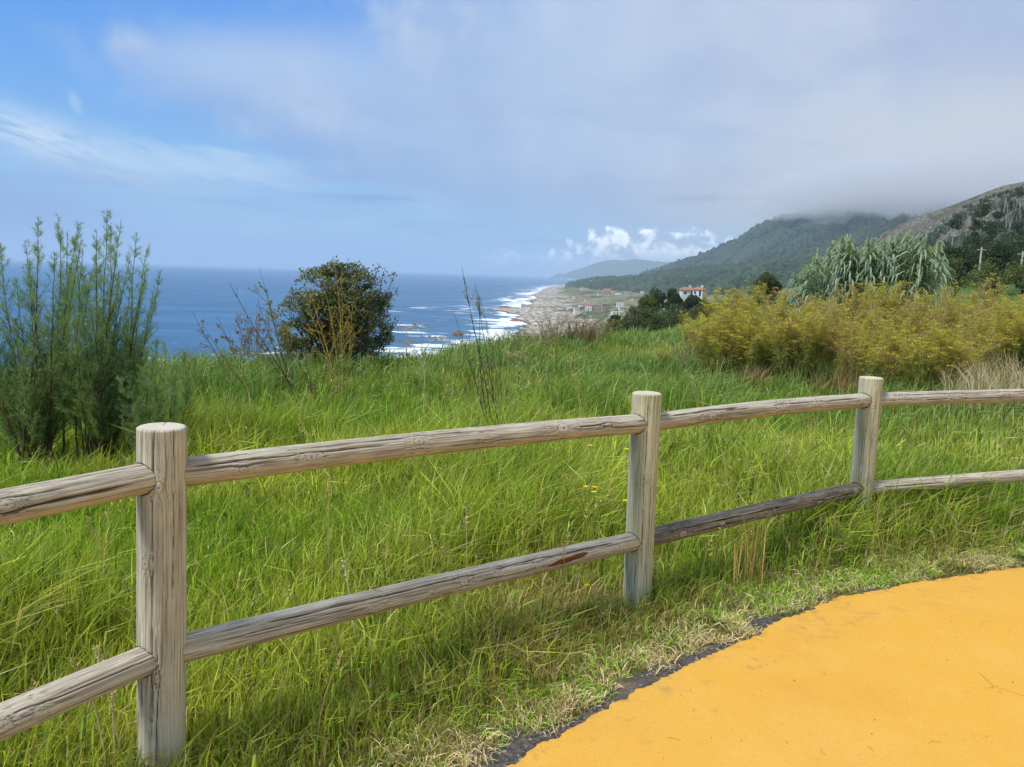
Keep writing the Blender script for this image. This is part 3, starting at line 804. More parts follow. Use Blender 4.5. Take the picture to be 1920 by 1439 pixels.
for i, (kind, a, b) in enumerate(spec):
    A, B = axis_at(*a), axis_at(*b)
    dr = (B - A) / np.linalg.norm(B - A)
    rail_ends[i] = (A, B, dr)
    A2 = A + dr * 0.012; B2 = B - dr * 0.012
    rr_ = RRD * (0.92 if i == 7 else 0.98 if i in (4, 6) else 1.0)
    o = make_log('rail', A2, B2, rr_, W_darkrail if i == 5 else W_rail, fence, rk[i], ck[i], 40 + i * 13, 640 if i < 4 else 420, 112 if i < 4 else 84,
                 bend=(0.012 if i in (2, 4) else 0.006), stain=rot_patch if i == 3 else None)
    lab = {3: 'grey lower rail with a rotten brown gouge', 5: 'darker brown lower rail with pale knots', 0: 'top rail split by a long black crack'}.get(i)
    if lab: o['label'] = lab
    secs.append(o)
def holes_for(p, ax):
    h = []
    for i, (A, B, dr) in rail_ends.items():
        for P_, D_ in ((A, -dr), (B, dr)):
            q = axis_at(*ax, P_[2])
            if np.linalg.norm(q - P_) < .03: h.append((P_, D_, RRD + .0028))
    return h
def stretch(kn):   # posts: axis runs upward, e1 points to -Y, e2 = ax x e1 points to +X
    return kn
posts = [(p0b, p0t, W_post, [], [(.3, 1.2, .2, .002, 0)]),
         (p1b, p1t, W_post, [(p1t[2] + .12 - .17, .30, .011), (p1t[2] + .12 - .185, .02, .007), (.83, -.28, .011), (.47, .22, .010), (.36, -.25, .006)], [(.3, 1.3, .05, .0016, .02), (.1, .7, .25, .0014, 0), (.85, 1.3, -.5, .0012, 0), (.7, 1.3, .9, .0012, 0)]),
         (p2b, p2t, W_green, [(.75, .15, .008), (.42, -.2, .009)], [(.35, 1.25, -.05, .0014, 0), (.1, .8, .5, .0014, 0), (.2, .5, -.4, .0016, 0)]),
         (p3b, p3t, W_green, [(.98, -.1, .012), (.80, .5, .009), (.66, .55, .007), (.5, -.3, .01)], [(.2, 1.2, .12, .0022, -.05), (.4, .9, -.5, .0012, 0)]),
         (p4b, p4t, W_green, [], [(.2, 1.0, .1, .0018, 0)]), (p5b, p5t, W_post, [], [])]
for i, (b, t_, w_, kn, cr) in enumerate(posts):
    o = make_log('post', b, t_, PR, w_, fence, kn, cr, 300 + i * 7, 520, 176, holes_for(t_, (b, t_)), True)
    if i == 2: o['label'] = 'greenish post at the near bend of the fence'
    if i == 3: o['label'] = 'greenish leaning post between the darker and the paler lower rail'

# ------------------------------------------------------------------ grass: separate bent blades growing in tufts
ES = EDs[::12]; NS = nrm[::12]
def path_dist(x, y):
    """signed distance from the path edge, positive on the meadow side"""
    out = np.empty(len(x))
    for a in range(0, len(x), 40000):
        b = slice(a, a + 40000)
        d = np.hypot(x[b, None] - ES[None, :, 0], y[b, None] - ES[None, :, 1])
        k = d.argmin(1)
        sg = np.sign((x[b] - ES[k, 0]) * NS[k, 0] + (y[b] - ES[k, 1]) * NS[k, 1])
        out[b] = sg * d[np.arange(len(k)), k]
    return out
def tuft_field(n, d0, d1, azr=(-50, 50), power=1.0):
    """tuft centres whose density per square metre falls off with distance"""
    u = rng.uniform(0, 1, n)
    e = 0.72
    d = (d0 ** e + u * (d1 ** e - d0 ** e)) ** (1 / e)
    a = np.radians(rng.uniform(azr[0], azr[1], n))
    return d * np.sin(a), d * np.cos(a), d
def brow(az):
    return np.interp(az, [-50, az_of(0), az_of(400), az_of(700), az_of(950), az_of(1100), az_of(1200), az_of(1300), 50], [12, 13.0, 15.0, 16.5, 20, 25, 31, 34, 30])
def c_(*a): return np.array(srgb(*a))
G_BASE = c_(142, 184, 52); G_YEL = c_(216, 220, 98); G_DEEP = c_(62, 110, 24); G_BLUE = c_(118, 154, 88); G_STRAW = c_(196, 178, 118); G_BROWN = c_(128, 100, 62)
def grass(n_tufts, per, d0, d1, name, label, wide=1.0, lowonly=False):
    x, y, d = tuft_field(n_tufts, d0, d1)
    az = np.degrees(np.arctan2(x, y))
    pd = path_dist(x, y)
    bare = fbm(x * 5, y * 5, seed=77, octv=3)
    keep = (pd > -0.02 + 0.06 * np.clip(fbm(x * 9, y * 9, seed=70, octv=3) * 3 + .5, 0, 1)) & (d < brow(az))
    aon = np.interp(np.arange(len(x)), [0, 1], [0, 0])
    keep &= ~((pd < 0.20) & (bare > 0.03 + pd * 1.2))
    x, y, d, pd, az = x[keep], y[keep], d[keep], pd[keep], az[keep]
    # keep tufts off the posts
    for (b_, t_, *_r) in posts[:5]:
        k = np.hypot(x - b_[0], y - b_[1]) > 0.075
        x, y, d, pd, az = x[k], y[k], d[k], pd[k], az[k]
    H = np.interp(pd, [0, .10, .22, .36, .55, .9, 2.2, 6], [.026, .042, .08, .155, .27, .34, .37, .36])
    shortn = sstep(0.10, -0.16, fbm(x * .8, y * .8, seed=61, octv=2)) 
    H = H * (0.58 + 0.72 * shortn)
    # a lower sparser patch beside the near bend of the fence
    px0 = on_z(1010, 1130)[:2]
    low = np.exp(-(((x - px0[0]) / .55) ** 2 + ((y - px0[1]) / .45) ** 2))
    H = H * (1 - .45 * low)
    H *= np.exp(rng.normal(0, .22, len(x)))
    H = np.minimum(H, .56) * np.where(d > 9, 0.92, 1.0)
    yel = sstep(-.2, .22, fbm(x * .55, y * .55, seed=62, octv=3)); 
    straw_p = np.interp(pd, [0, .12, .3, .6, 1.2, 3], [.88, .74, .46, .22, .09, .05]) + .42 * low
    N = len(x)
    k = per
    bx = np.repeat(x, k) + rng.normal(0, 1, N * k) * (0.020 + 0.0028 * np.repeat(d, k))
    by = np.repeat(y, k) + rng.normal(0, 1, N * k) * (0.020 + 0.0028 * np.repeat(d, k))
    D_, Hh, pdd = np.repeat(d, k), np.repeat(H, k), np.repeat(pd, k)
    Hh = Hh * rng.uniform(.55, 1.12, N * k)
    la = rng.uniform(0, 2 * math.pi, N * k); lean = np.abs(rng.normal(.24, .19, N * k)) + rng.uniform(0, 1, N * k) ** 8 * .5 + np.interp(pdd, [0, .3, .6], [.7, .25, 0])
    ta = np.repeat(rng.uniform(0, 2 * math.pi, N), k); tl = np.repeat(rng.uniform(0, .24, N), k)
    wx = lean * np.cos(la) + tl * np.cos(ta) + .10; wy = lean * np.sin(la) + tl * np.sin(ta) - .02
    z0 = ground(bx, by) - 0.025
    P0 = np.stack([bx, by, z0], -1)
    P1 = P0 + np.stack([wx * .26, wy * .26, np.full(N * k, .60)], -1) * Hh[:, None]
    droop = np.clip(rng.normal(.92, .12, N * k) - .16 * np.hypot(wx, wy), .45, 1.05)
    P2 = P0 + np.stack([wx * 1.0, wy * 1.0, droop], -1) * Hh[:, None]
    w = rng.uniform(.0032, .0082, N * k) * wide * (1 + np.maximum(0, D_ - 3) * .115) * np.interp(Hh, [0, .08, .25], [.45, .6, 1.0])
    f = np.repeat(yel, k)[:, None] * .8 + rng.normal(0, .22, N * k)[:, None]; f = np.clip(f, 0, 1)
    C = G_BASE * (1 - f) + G_YEL * f
    f2 = np.clip(rng.normal(.26, .42, N * k) - .35 * np.repeat(fbm(x * 1.6, y * 1.6, seed=88, octv=2) * 2, k), 0, 1)[:, None]; C = C * (1 - f2) + G_DEEP * f2
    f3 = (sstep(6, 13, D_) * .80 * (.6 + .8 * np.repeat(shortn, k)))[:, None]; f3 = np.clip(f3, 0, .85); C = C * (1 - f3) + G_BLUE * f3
    sp = rng.uniform(0, 1, N * k) < np.repeat(straw_p, k)
    st = G_STRAW * rng.uniform(.55, 1.0, (N * k, 1)); br = rng.uniform(0, 1, N * k) < .22
    st[br] = G_BROWN * rng.uniform(.6, 1.1, (br.sum(), 1))
    C = np.where(sp[:, None], st, C)
    C = C * np.exp(rng.normal(0, .20, (N * k, 1)))
    tip = C * .75 + G_YEL * .25
    tipd = rng.uniform(0, 1, N * k) < .12; tip[tipd] = G_STRAW * .8
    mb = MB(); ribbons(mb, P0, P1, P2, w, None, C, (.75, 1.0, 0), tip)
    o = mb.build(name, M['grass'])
    tag(o, label, 'grass', kind='stuff')
    return o
grass(33000, 9, 1.5, 34, 'meadow_grass', 'tall green grass filling the meadow and standing along the fence')
grass(26000, 7, 1.5, 8, 'meadow_grass', 'finer tall green grass of the near meadow around the fence', .85)

# short dry turf and straw thatch along the path edge
k0, k1 = s_at(700, 1560) if False else 0, len(EDs) - 1
nT = 90000
ii = rng.integers(0, len(EDs), nT)
off = np.abs(rng.normal(0, .13, nT)) + rng.uniform(-.015, .06, nT)
bx, by = EDs[ii, 0] + nrm[ii, 0] * off, EDs[ii, 1] + nrm[ii, 1] * off
dd_ = np.hypot(bx, by); kk = (dd_ < 9) & (by > .8)
clump = fbm(bx * 8, by * 8, seed=55, octv=3)
patchy = fbm(bx * 2.2, by * 2.2, seed=57, octv=2)
kk &= (clump > -.02 - off * 1.1 - .16 * (patchy > -.02)) 
for (px, py, r_) in ((985, 1408, .13), (965, 1425, .08), (1345, 1222, .07), (1300, 1240, .05), (1470, 1160, .08), (1430, 1172, .07), (1205, 1285, .07), (1100, 1345, .05)):
    q_ = on_z(px, py); kk &= (np.hypot(bx - q_[0], by - q_[1]) > r_ * (1 + 2 * clump)) | (rng.uniform(0, 1, len(bx)) < .06)
bx, by, off, clump = bx[kk], by[kk], off[kk], clump[kk]
n = len(bx)
a = rng.uniform(0, 2 * math.pi, n); L = rng.uniform(.018, .06, n) * (1 + off * 1.2)
P0 = np.stack([bx, by, np.full(n, -.012)], -1)
lean = rng.uniform(.3, 1.5, n)
P1 = P0 + np.stack([np.cos(a) * lean * .5, np.sin(a) * lean * .5, rng.uniform(.35, .7, n)], -1) * L[:, None]
P2 = P0 + np.stack([np.cos(a) * lean, np.sin(a) * lean, rng.uniform(.15, .9, n)], -1) * L[:, None]
dry = rng.uniform(0, 1, n) < np.clip(.86 - off * 1.5 + clump + fbm(bx * 1.7, by * 1.7, seed=91, octv=2) * 1.5, .12, .97)
C = np.where(dry[:, None], np.minimum(c_(222, 204, 150) * rng.uniform(.55, 1.25, (n, 1)), .9), G_BASE * rng.uniform(.8, 1.3, (n, 1)))
mb = MB(); ribbons(mb, P0, P1, P2, rng.uniform(.0022, .0048, n), None, C)
o = mb.build('dry_turf', M['dry']); tag(o, 'bleached dry turf fringing the dark asphalt edge of the path', 'dry grass', kind='stuff')

# broad-leaved weeds low in the verge and the meadow
nW = 260
x, y, d = tuft_field(nW, 1.8, 9, (-38, 42)); pd = path_dist(x, y); k = pd > .12; x, y, pd = x[k], y[k], pd[k]
mb = MB()
for i in range(len(x)):
    m_ = rng.integers(5, 11); a = rng.uniform(0, 2 * math.pi, m_); L = rng.uniform(.05, .13, m_)[:, None] * (1 if pd[i] > .5 else .55)
    b = np.repeat([[x[i], y[i], -.015]], m_, 0); b[:, 2] = ground(b[:, 0], b[:, 1]) - .02; up = rng.uniform(.3, 1.6 if pd[i] > .5 else .6, (m_, 1)); dv = np.stack([np.cos(a), np.sin(a), np.zeros(m_)], -1)
    ribbons(mb, b, b + (dv * .55 + [0, 0, .55] * up) * L, b + (dv + [0, 0, .5] * up) * L, L[:, 0] * .3, np.repeat([[0, 0, 1.0]], m_, 0), (c_(140, 178, 66) if i % 4 else c_(150, 130, 70)) * rng.uniform(.7, 1.3, (m_, 1)), (.25, 1, 0))
o = mb.build('broadleaf_weeds', M['grass']); tag(o, 'low broad-leaved weeds hidden among the grass blades of the verge', 'weeds', kind='stuff')
# straw-coloured flowering stems scattered through the grass
def seed_stems(n, region, name, label, hmin, hmax, tint, group=None, d0=1.8, d1=12):
    mb = MB()
    x, y, d = tuft_field(n, d0, d1, (-40, 42)); pd = path_dist(x, y)
    k = (pd > .3) & (d < brow(np.degrees(np.arctan2(x, y))) - 1); x, y = x[k], y[k]; n = len(x)
    a = rng.uniform(0, 2 * math.pi, n); H = rng.uniform(hmin, hmax, n); ln = rng.uniform(.05, .55, n)
    z0 = ground(x, y) - .02; dd_ = np.hypot(x, y)
    P0 = np.stack([x, y, z0], -1)
    for i in range(n):
        dv = np.array([math.cos(a[i]), math.sin(a[i]), 0]) * ln[i]
        t = np.linspace(0, 1, 6)[:, None]
        pts = P0[i] + t * np.array([0, 0, H[i]]) + t ** 2 * dv * H[i]
        r = .0011 * (1 + dd_[i] * .12)
        tube(mb, pts, [r] * 5 + [r * .5], 4, tint * rng.uniform(.7, 1.15))
        m_ = 14
        q = pts[-1] + (pts[-1] - pts[-2]) * rng.uniform(-1.0, .15, (m_, 1)) 
        dirs = rdir(m_, .9) * .018
        ribbons(mb, q, q + dirs * .6, q + dirs, .0045 * (1 + dd_[i] * .05), None, tint * rng.uniform(.85, 1.2))
    o = mb.build(name, M['dry']); tag(o, label, 'dry grass', kind='stuff')
seed_stems(210, None, 'seed_stems', 'pale dry seed stems scattered through the green meadow grass', .30, .62, G_STRAW)

# ------------------------------------------------------------------ generic plant pieces
def curve_pts(P, d, L, n=7, bend=None, wob=0.05, seed=None):
    """a gently wandering stem"""
    pts = [np.array(P, float)]; d = np.array(d, float) / np.linalg.norm(d)
    for i in range(n):
        d = d + rng.normal(0, wob, 3) + (bend if bend is not None else 0) * (1.0 / n)
        d = d / np.linalg.norm(d)
        pts.append(pts[-1] + d * L / n)
    return np.array(pts)
def twigs(mb, P, d, L, r, depth, nchild, spread, tint, tips=None, wob=0.08, up=0.0, lo=.3, seg=5, ratio=.6):
    pts = curve_pts(P, d, L, 6, np.array([0, 0, up]), wob)
    tube(mb, pts, np.linspace(r, r * .45, len(pts)), seg if depth > 1 else 3, tint * rng.uniform(.85, 1.15))
    if depth <= 0:
        if tips is not None: tips.append((pts[-1], pts[-1] - pts[-2], pts))
        return
    if tips is not None: tips.append((pts[-1], pts[-1] - pts[-2], pts))
    for k in range(nchild):
        t = rng.uniform(lo, .97); f = t * (len(pts) - 1); i = int(f); i = min(i, len(pts) - 2)
        q = pts[i] + (pts[i + 1] - pts[i]) * (f - i)
        dd = pts[i + 1] - pts[i]; dd /= np.linalg.norm(dd)
        u, v = perp(dd[None]); a = rng.uniform(0, 2 * math.pi)
        s_ = math.tan(R(spread)) * rng.uniform(.6, 1.3)
        nd = dd + s_ * (math.cos(a) * u[0] + math.sin(a) * v[0])
        twigs(mb, q, nd, L * ratio * rng.uniform(.6, 1.15) * (1.15 - t * .5), r * .55, depth - 1, max(1, nchild - 1), spread, tint, tips, wob, up, lo, seg, ratio)
def leaf_cloud(mb, c, rad, n, size, tints, up=0.0, hollow=0.5, gap=0.0, gs=1.0, flat=0.0, zmin=-1.0, aspect=.5):
    """leaves spread through a lumpy ellipsoid"""
    c = np.asarray(c, float); rad = np.asarray(rad, float)
    m_ = int(n * (1.6 if gap else 1.1))
    d = rdir(m_); d = d[d[:, 2] > zmin]
    r = rng.uniform(hollow ** 3, 1, len(d)) ** (1 / 3)
    lump = 1 + .28 * fbm(d[:, 0] * 1.9 + c[0], d[:, 1] * 1.9 + c[1], d[:, 2] * 1.9 + c[2], 5, 3) * 2
    P = c + d * (r * lump)[:, None] * rad
    if gap:
        g_ = fbm(P[:, 0] * gs, P[:, 1] * gs, P[:, 2] * gs, 15, 3); P = P[g_ > -0.12 + gap * .2]; 
    P = P[:n]; N = len(P)
    o = rdir(N, up) * size * rng.uniform(.6, 1.3, (N, 1))
    t = np.asarray(tints, float); w_ = rng.uniform(0, 1, (N, 1)); cl = fbm(P[:, 0] * 1.2 / size * .04 , P[:, 1] * 1.2 / size * .04, P[:, 2] * 1.2 / size * .04, 25, 2)[:, None]
    C = t[0] * (1 - w_) + t[1] * w_; C = C * np.exp(cl * .9) * np.exp(rng.normal(0, .14, (N, 1)))
    bent = rdir(N) * size * .12
    ribbons(mb, P - o * .5, P + bent, P + o * .5, size * aspect * rng.uniform(.7, 1.2, N), None, C, (.15, 1.0, 0))

# ------------------------------------------------------------------ feathery tamarisks on the left
TAM1, TAM2, TAM3 = c_(108, 142, 88), c_(158, 178, 104), c_(146, 174, 140)
def tamarisk(base_px, base_d, leaders, label, dens=1.0, group='feathery tamarisk shrubs at the left of the meadow'):
    bx_, by_ = at(base_px[0], base_px[1], base_d)[:2]
    root = empty('tamarisk_shrub', (bx_, by_, gz(bx_, by_) - .03), 0, label, 'shrub', group)
    O = np.array(root.location)
    st = MB(); fo = MB()
    nd = []
    for (px, py, dist, lat) in leaders:
        tip = at(px, py, dist) - O
        b0 = np.array([rng.normal(0, .07), rng.normal(0, .07), 0])
        mid = b0 * .5 + tip * np.array([.62, .62, .36]) + np.array([rng.normal(0, .04), rng.normal(0, .05), 0])
        t = np.linspace(0, 1, 26)[:, None]
        pts = (1 - t) ** 2 * b0 + 2 * t * (1 - t) * mid + t ** 2 * tip + np.cumsum(rng.normal(0, .0035, (26, 3)), 0)
        L = np.linalg.norm(np.diff(pts, axis=0), axis=1).sum()
        tube(st, pts, np.linspace(.0095, .0013, 26) * (L / 2) ** .5, 6, c_(92, 74, 60) * rng.uniform(.7, 1.2))
        nl = int(L * 46 * dens)
        for k in range(nl):
            f = rng.uniform(.16, .995) ** .8; i = min(int(f * 25), 24); q = pts[i] + (pts[i + 1] - pts[i]) * (f * 25 - i)
            dd = pts[i + 1] - pts[i]; dd /= np.linalg.norm(dd)
            u, v = perp(dd[None]); a = rng.uniform(0, 2 * math.pi)
            ll = (lat * (1 - f) ** .9 * 1.2 + .035) * rng.uniform(.55, 1.25) * (1 if f > .3 else .8)
            dv = dd * rng.uniform(.7, 1.2) + (math.cos(a) * u[0] + math.sin(a) * v[0]) * rng.uniform(.5, 1.0)
            lp = curve_pts(q, dv, ll, 4, np.array([0, 0, .45]), .06)
            if ll > .12: tube(st, lp, np.linspace(.0022, .0007, 5), 3, c_(92, 78, 52))
            m_ = int(14 + ll * 230)
            g_ = rng.uniform(.05, 1.0, m_) * 4; gi = np.minimum(g_.astype(int), 3)
            nd.append((lp[gi] + (lp[gi + 1] - lp[gi]) * (g_ - gi)[:, None], np.repeat((lp[-1] - lp[0])[None] / ll, m_, 0), np.full(m_, f), np.full(m_, rng.uniform())))
    P = np.concatenate([q[0] for q in nd]); Dd = np.concatenate([q[1] for q in nd]); F_ = np.concatenate([q[2] for q in nd]); U = np.concatenate([q[3] for q in nd])
    N = len(P)
    o = Dd * .75 + rdir(N) * .62; o /= np.linalg.norm(o, axis=1, keepdims=True)
    ln = rng.uniform(.022, .058, N)[:, None] * (1 - .3 * F_[:, None])
    C = TAM1 * (1 - U[:, None]) + TAM2 * U[:, None]
    C = C * (1 - F_[:, None] * .5) + TAM3 * F_[:, None] * .5
    C = C * np.exp(rng.normal(0, .15, (N, 1)))
    ribbons(fo, P, P + o * ln * .55 + rng.normal(0, .002, (N, 3)), P + o * ln, rng.uniform(.0013, .0026, N), None, C)
    st.build('branches', M['bark'], root); fo.build('foliage', M['feather'], root)
    return root
def lead(lst, d0, spread=.25): return [(x, y, d0 + rng.uniform(-spread, spread), l) for x, y, l in lst]
tamarisk((70, 835), 6.7, lead([(8, 470, .30), (28, 520, .3), (50, 455, .26), (66, 490, .3), (78, 412, .24), (100, 470, .3), (112, 403, .22), (125, 430, .26), (140, 412, .22), (-30, 500, .3), (-60, 440, .3), (30, 600, .3), (5, 640, .3), (-40, 620, .3), (90, 600, .28), (120, 560, .28), (-20, 700, .25), (135, 500, .28), (60, 560, .3), (150, 440, .2), (160, 520, .28), (40, 690, .28), (100, 680, .28), (10, 560, .3)], 6.7, .35),
         'tall dark tamarisk shrub with many feathery spires at the left edge of the meadow', 1.0)
tamarisk((178, 822), 6.5, lead([(178, 462, .24), (192, 440, .24), (207, 396, .20), (215, 430, .22), (230, 418, .20), (255, 438, .20), (245, 480, .24), (283, 458, .19), (298, 520, .19), (165, 540, .3), (205, 560, .3), (240, 600, .28), (150, 470, .26), (275, 600, .22), (140, 650, .25), (225, 690, .2), (185, 640, .28), (160, 600, .3), (220, 500, .26), (240, 540, .26), (268, 540, .22), (130, 590, .28), (255, 660, .24), (200, 720, .26), (160, 730, .26), (268, 500, .22), (290, 560, .22), (285, 640, .24), (150, 500, .26), (138, 455, .22)], 6.5, .3),
         'tall tamarisk shrub with the highest spire, standing beside the left post', 1.0)
tamarisk((262, 838), 6.2, lead([(312, 642, .20), (285, 680, .22), (262, 690, .22), (300, 700, .2), (245, 700, .22), (230, 720, .22), (325, 690, .18), (275, 655, .2), (295, 735, .2)], 6.2, .15),
         'low dark green tamarisk shoots just behind the left post', 1.1)
tamarisk((337, 792), 7.0, lead([(345, 660, .16), (330, 690, .15), (353, 695, .14), (340, 715, .14)], 7.0, .08),
         'small slender tamarisk sapling in the grass behind the left post', 1.2)

# ------------------------------------------------------------------ round evergreen bush near the brow and the dead stems in front of it
def place(px, d, sink=.03):
    x, y = at(px, 600, d)[:2]
    return np.array([x, y, gz(x, y) - sink])
def to_px_d(px, py, d, O): return at(px, py, d) - O
O = place(628, 12.6)
root = empty('evergreen_bush', O, 0, 'round dark evergreen bush against the sea with yellow dead branches before it', 'bush')
st = MB(); fo = MB(); tips = []
top = 12.6 / FPX
for k in range(16):
    a = rng.uniform(0, 2 * math.pi); q = rng.uniform(.2, .75)
    twigs(st, [rng.normal(0, .1), rng.normal(0, .1), 0], [math.cos(a) * q, math.sin(a) * q, 1], rng.uniform(.8, 1.15), .022, 3, 4, 30, c_(74, 66, 56), tips, .1, .05, .25, 5, .52)
GB1, GB2 = c_(88, 98, 62), c_(136, 140, 94)
for (px, py, r_, n) in ((585, 590, .52, 3300), (640, 585, .56, 3900), (690, 600, .44, 2600), (600, 545, .42, 2600), (655, 540, .45, 2800), (628, 520, .28, 1300), (700, 560, .3, 1400), (560, 620, .34, 1500), (650, 625, .48, 2200), (710, 630, .24, 700), (600, 645, .4, 1600), (560, 648, .28, 900), (680, 648, .36, 1300), (640, 655, .4, 1500), (640, 575, .6, 3500)):
    c = to_px_d(px, py, 12.6 + rng.uniform(-.25, .25), O)
    leaf_cloud(fo, c, (r_, r_, r_ * .86), int(n * 1.6), .042, (GB1, GB2), .2, .35, .35, 4.2)
for (px, py, tx, ty) in ((700, 600, 722, 505), (705, 600, 738, 512), (690, 560, 708, 498), (720, 640, 742, 600), (650, 530, 628, 486), (660, 530, 672, 490), (600, 540, 560, 505), (700, 590, 742, 545), (640, 540, 652, 492), (620, 540, 606, 500)):
    a_, b_ = to_px_d(px, py, 12.6, O), to_px_d(tx, ty, 12.55, O)
    t = np.linspace(0, 1, 7)[:, None]; pts = a_ + (b_ - a_) * t + np.cumsum(rng.normal(0, .008, (7, 3)), 0)
    tube(st, pts, np.linspace(.008, .003, 7), 4, c_(84, 76, 60))
    m_ = 60; f = rng.uniform(.15, 1, m_); q = a_ + (b_ - a_) * f[:, None] + rng.normal(0, .035, (m_, 3)); o = rdir(m_, .5) * .045
    ribbons(fo, q, q + o * .5, q + o, .024, None, GB1 * rng.uniform(.8, 1.6, (m_, 1)), (.2, 1, 0))
st.build('branches', M['bark'], root); fo.build('leaves', M['leaf'], root)

YB = c_(172, 146, 76); BR = c_(112, 84, 62); GRY = c_(110, 98, 78); DK = c_(74, 64, 48)
def stem_plant(name, base, stems, label, cat, tint, budt=None, depth=2, nchild=3, r=.006, spread=28, leafs=0, lt=None, ls=.03, group=None):
    """bare branching stems drawn towards the pixels of their tips; base = (px, dist)"""
    O = place(*base)
    root = empty(name, O, 0, label, cat, group)
    mb = MB(); tips = []
    for (px, py, dd) in stems:
        tip = at(px, py, base[1] + dd) - O; L = np.linalg.norm(tip)
        b0 = np.array([rng.normal(0, .05), rng.normal(0, .05), 0])
        mid = (b0 + tip) * .5 + rng.normal(0, .03, 3) * L
        t = np.linspace(0, 1, 12)[:, None]
        pts = (1 - t) ** 2 * b0 + 2 * t * (1 - t) * mid + t ** 2 * tip + np.cumsum(rng.normal(0, .004, (12, 3)), 0)
        tube(mb, pts, np.linspace(r, r * .3, 12), 5, tint * rng.uniform(.8, 1.15))
        tips.append((pts[-1], pts[-1] - pts[-2], pts))
        for k in range(int(nchild * 2)):
            f = rng.uniform(.35, .95); i = int(f * 11); dv = pts[i + 1] - pts[i]; dv /= np.linalg.norm(dv)
            nd_ = dv + rdir(1)[0] * math.tan(R(spread)) 
            twigs(mb, pts[i], nd_, L * .26 * (1.2 - f) * rng.uniform(.6, 1.3), r * .5, depth - 1, nchild, spread, tint, tips, .12, .15)
    mb.build('stems', M['bark'], root)
    if budt is not None or leafs:
        fm = MB()
        for (p, dv, pts) in tips:
            m_ = leafs if leafs else 10
            f = rng.uniform(.2, 1, m_) * (len(pts) - 1); i = np.minimum(f.astype(int), len(pts) - 2)
            q = pts[i] + (pts[i + 1] - pts[i]) * (f - i)[:, None]
            o = rdir(m_, .3) * ls * rng.uniform(.5, 1.3, (m_, 1)); b = lt if lt is not None else budt
            ribbons(fm, q, q + o * .5, q + o, ls * .32, None, b * rng.uniform(.7, 1.25, (m_, 1)), (.3, 1, 0))
        tag(fm.build('leaves' if leafs else 'buds', M['dry'], root), kind='stuff')
    return root
stem_plant('dead_shrub', (648, 9.6), [(598, 500, 0), (575, 525, .1), (640, 520, .1), (565, 540, .2), (665, 560, 0), (622, 478, 0)],
           'bare dead shrub with lichen-yellow branches in front of the round dark bush', 'dead shrub', YB, YB, 2, 4, .007, 36, 6, c_(192, 168, 70), .018)
stem_plant('dead_shrub', (472, 12.5), [(440, 590, 0), (455, 575, .1), (480, 570, 0), (430, 620, .1), (500, 600, 0), (465, 600, -.1), (515, 575, 0), (445, 610, 0), (490, 585, .1), (420, 630, 0)],
           'low reddish brown dry shrub left of the round dark bush', 'dead shrub', BR, None, 3, 4, .004, 40, 4, c_(160, 130, 100), .02)
stem_plant('leaning_stem', (592, 8.3), [(428, 532, 0), (478, 560, 0)], 'long dark bare stem leaning left over the grass before the sea', 'dry stem', DK, None, 1, 2, .006, 30)
stem_plant('leaning_stem', (488, 9.2), [(405, 590, 0), (366, 585, 0), (385, 615, 0)], 'thin grey bare stems leaning left at the brow beside the sea', 'dry stem', GRY, c_(150, 130, 80), 2, 2, .005, 32)
stem_plant('sprawling_shrub', (548, 10.5), [(486, 505, 0), (500, 540, .1), (520, 560, 0), (530, 600, .1), (455, 600, 0), (505, 620, .1)],
           'straggly pale branching shrub rising left of the round dark bush', 'shrub', GRY, None, 3, 4, .006, 34, 6, c_(158, 160, 96), .02)
stem_plant('weed_patch', (600, 8.8), [(520, 700, 0), (560, 680, .1), (600, 690, -.1), (640, 650, 0), (570, 640, .1), (660, 690, 0), (545, 660, 0), (620, 665, .1)],
           'tangle of dark dry stalks in the grass in front of the dead yellow shrub', 'dry stems', DK, None, 1, 3, .005, 26, 8, c_(170, 160, 110), .03)
# tall dark weed stalks in the middle
stem_plant('tall_weed', (942, 6.6), [(868, 505, 0), (887, 528, .1), (905, 560, 0), (870, 640, -.1)], 'tall dark dead weed stalk standing highest in the middle of the meadow', 'weed', DK, c_(120, 104, 70), 1, 3, .0055, 22, 8, c_(176, 164, 120), .025)
stem_plant('tall_weed', (936, 7.2), [(895, 545, 0), (912, 600, 0), (930, 640, .1), (850, 575, .1), (960, 640, 0)], 'thin grey weed stalks close behind the tallest dead stalk', 'weed', GRY, None, 1, 3, .0038, 22, 6, c_(150, 138, 90), .022)
stem_plant('tall_weed', (972, 6.9), [(948, 610, 0), (968, 660, 0), (985, 672, 0)], 'short straw-pale weed stalk right of the tallest dead stalk', 'weed', c_(168, 158, 108), None, 1, 3, .0038, 26, 6, c_(190, 180, 130), .022)
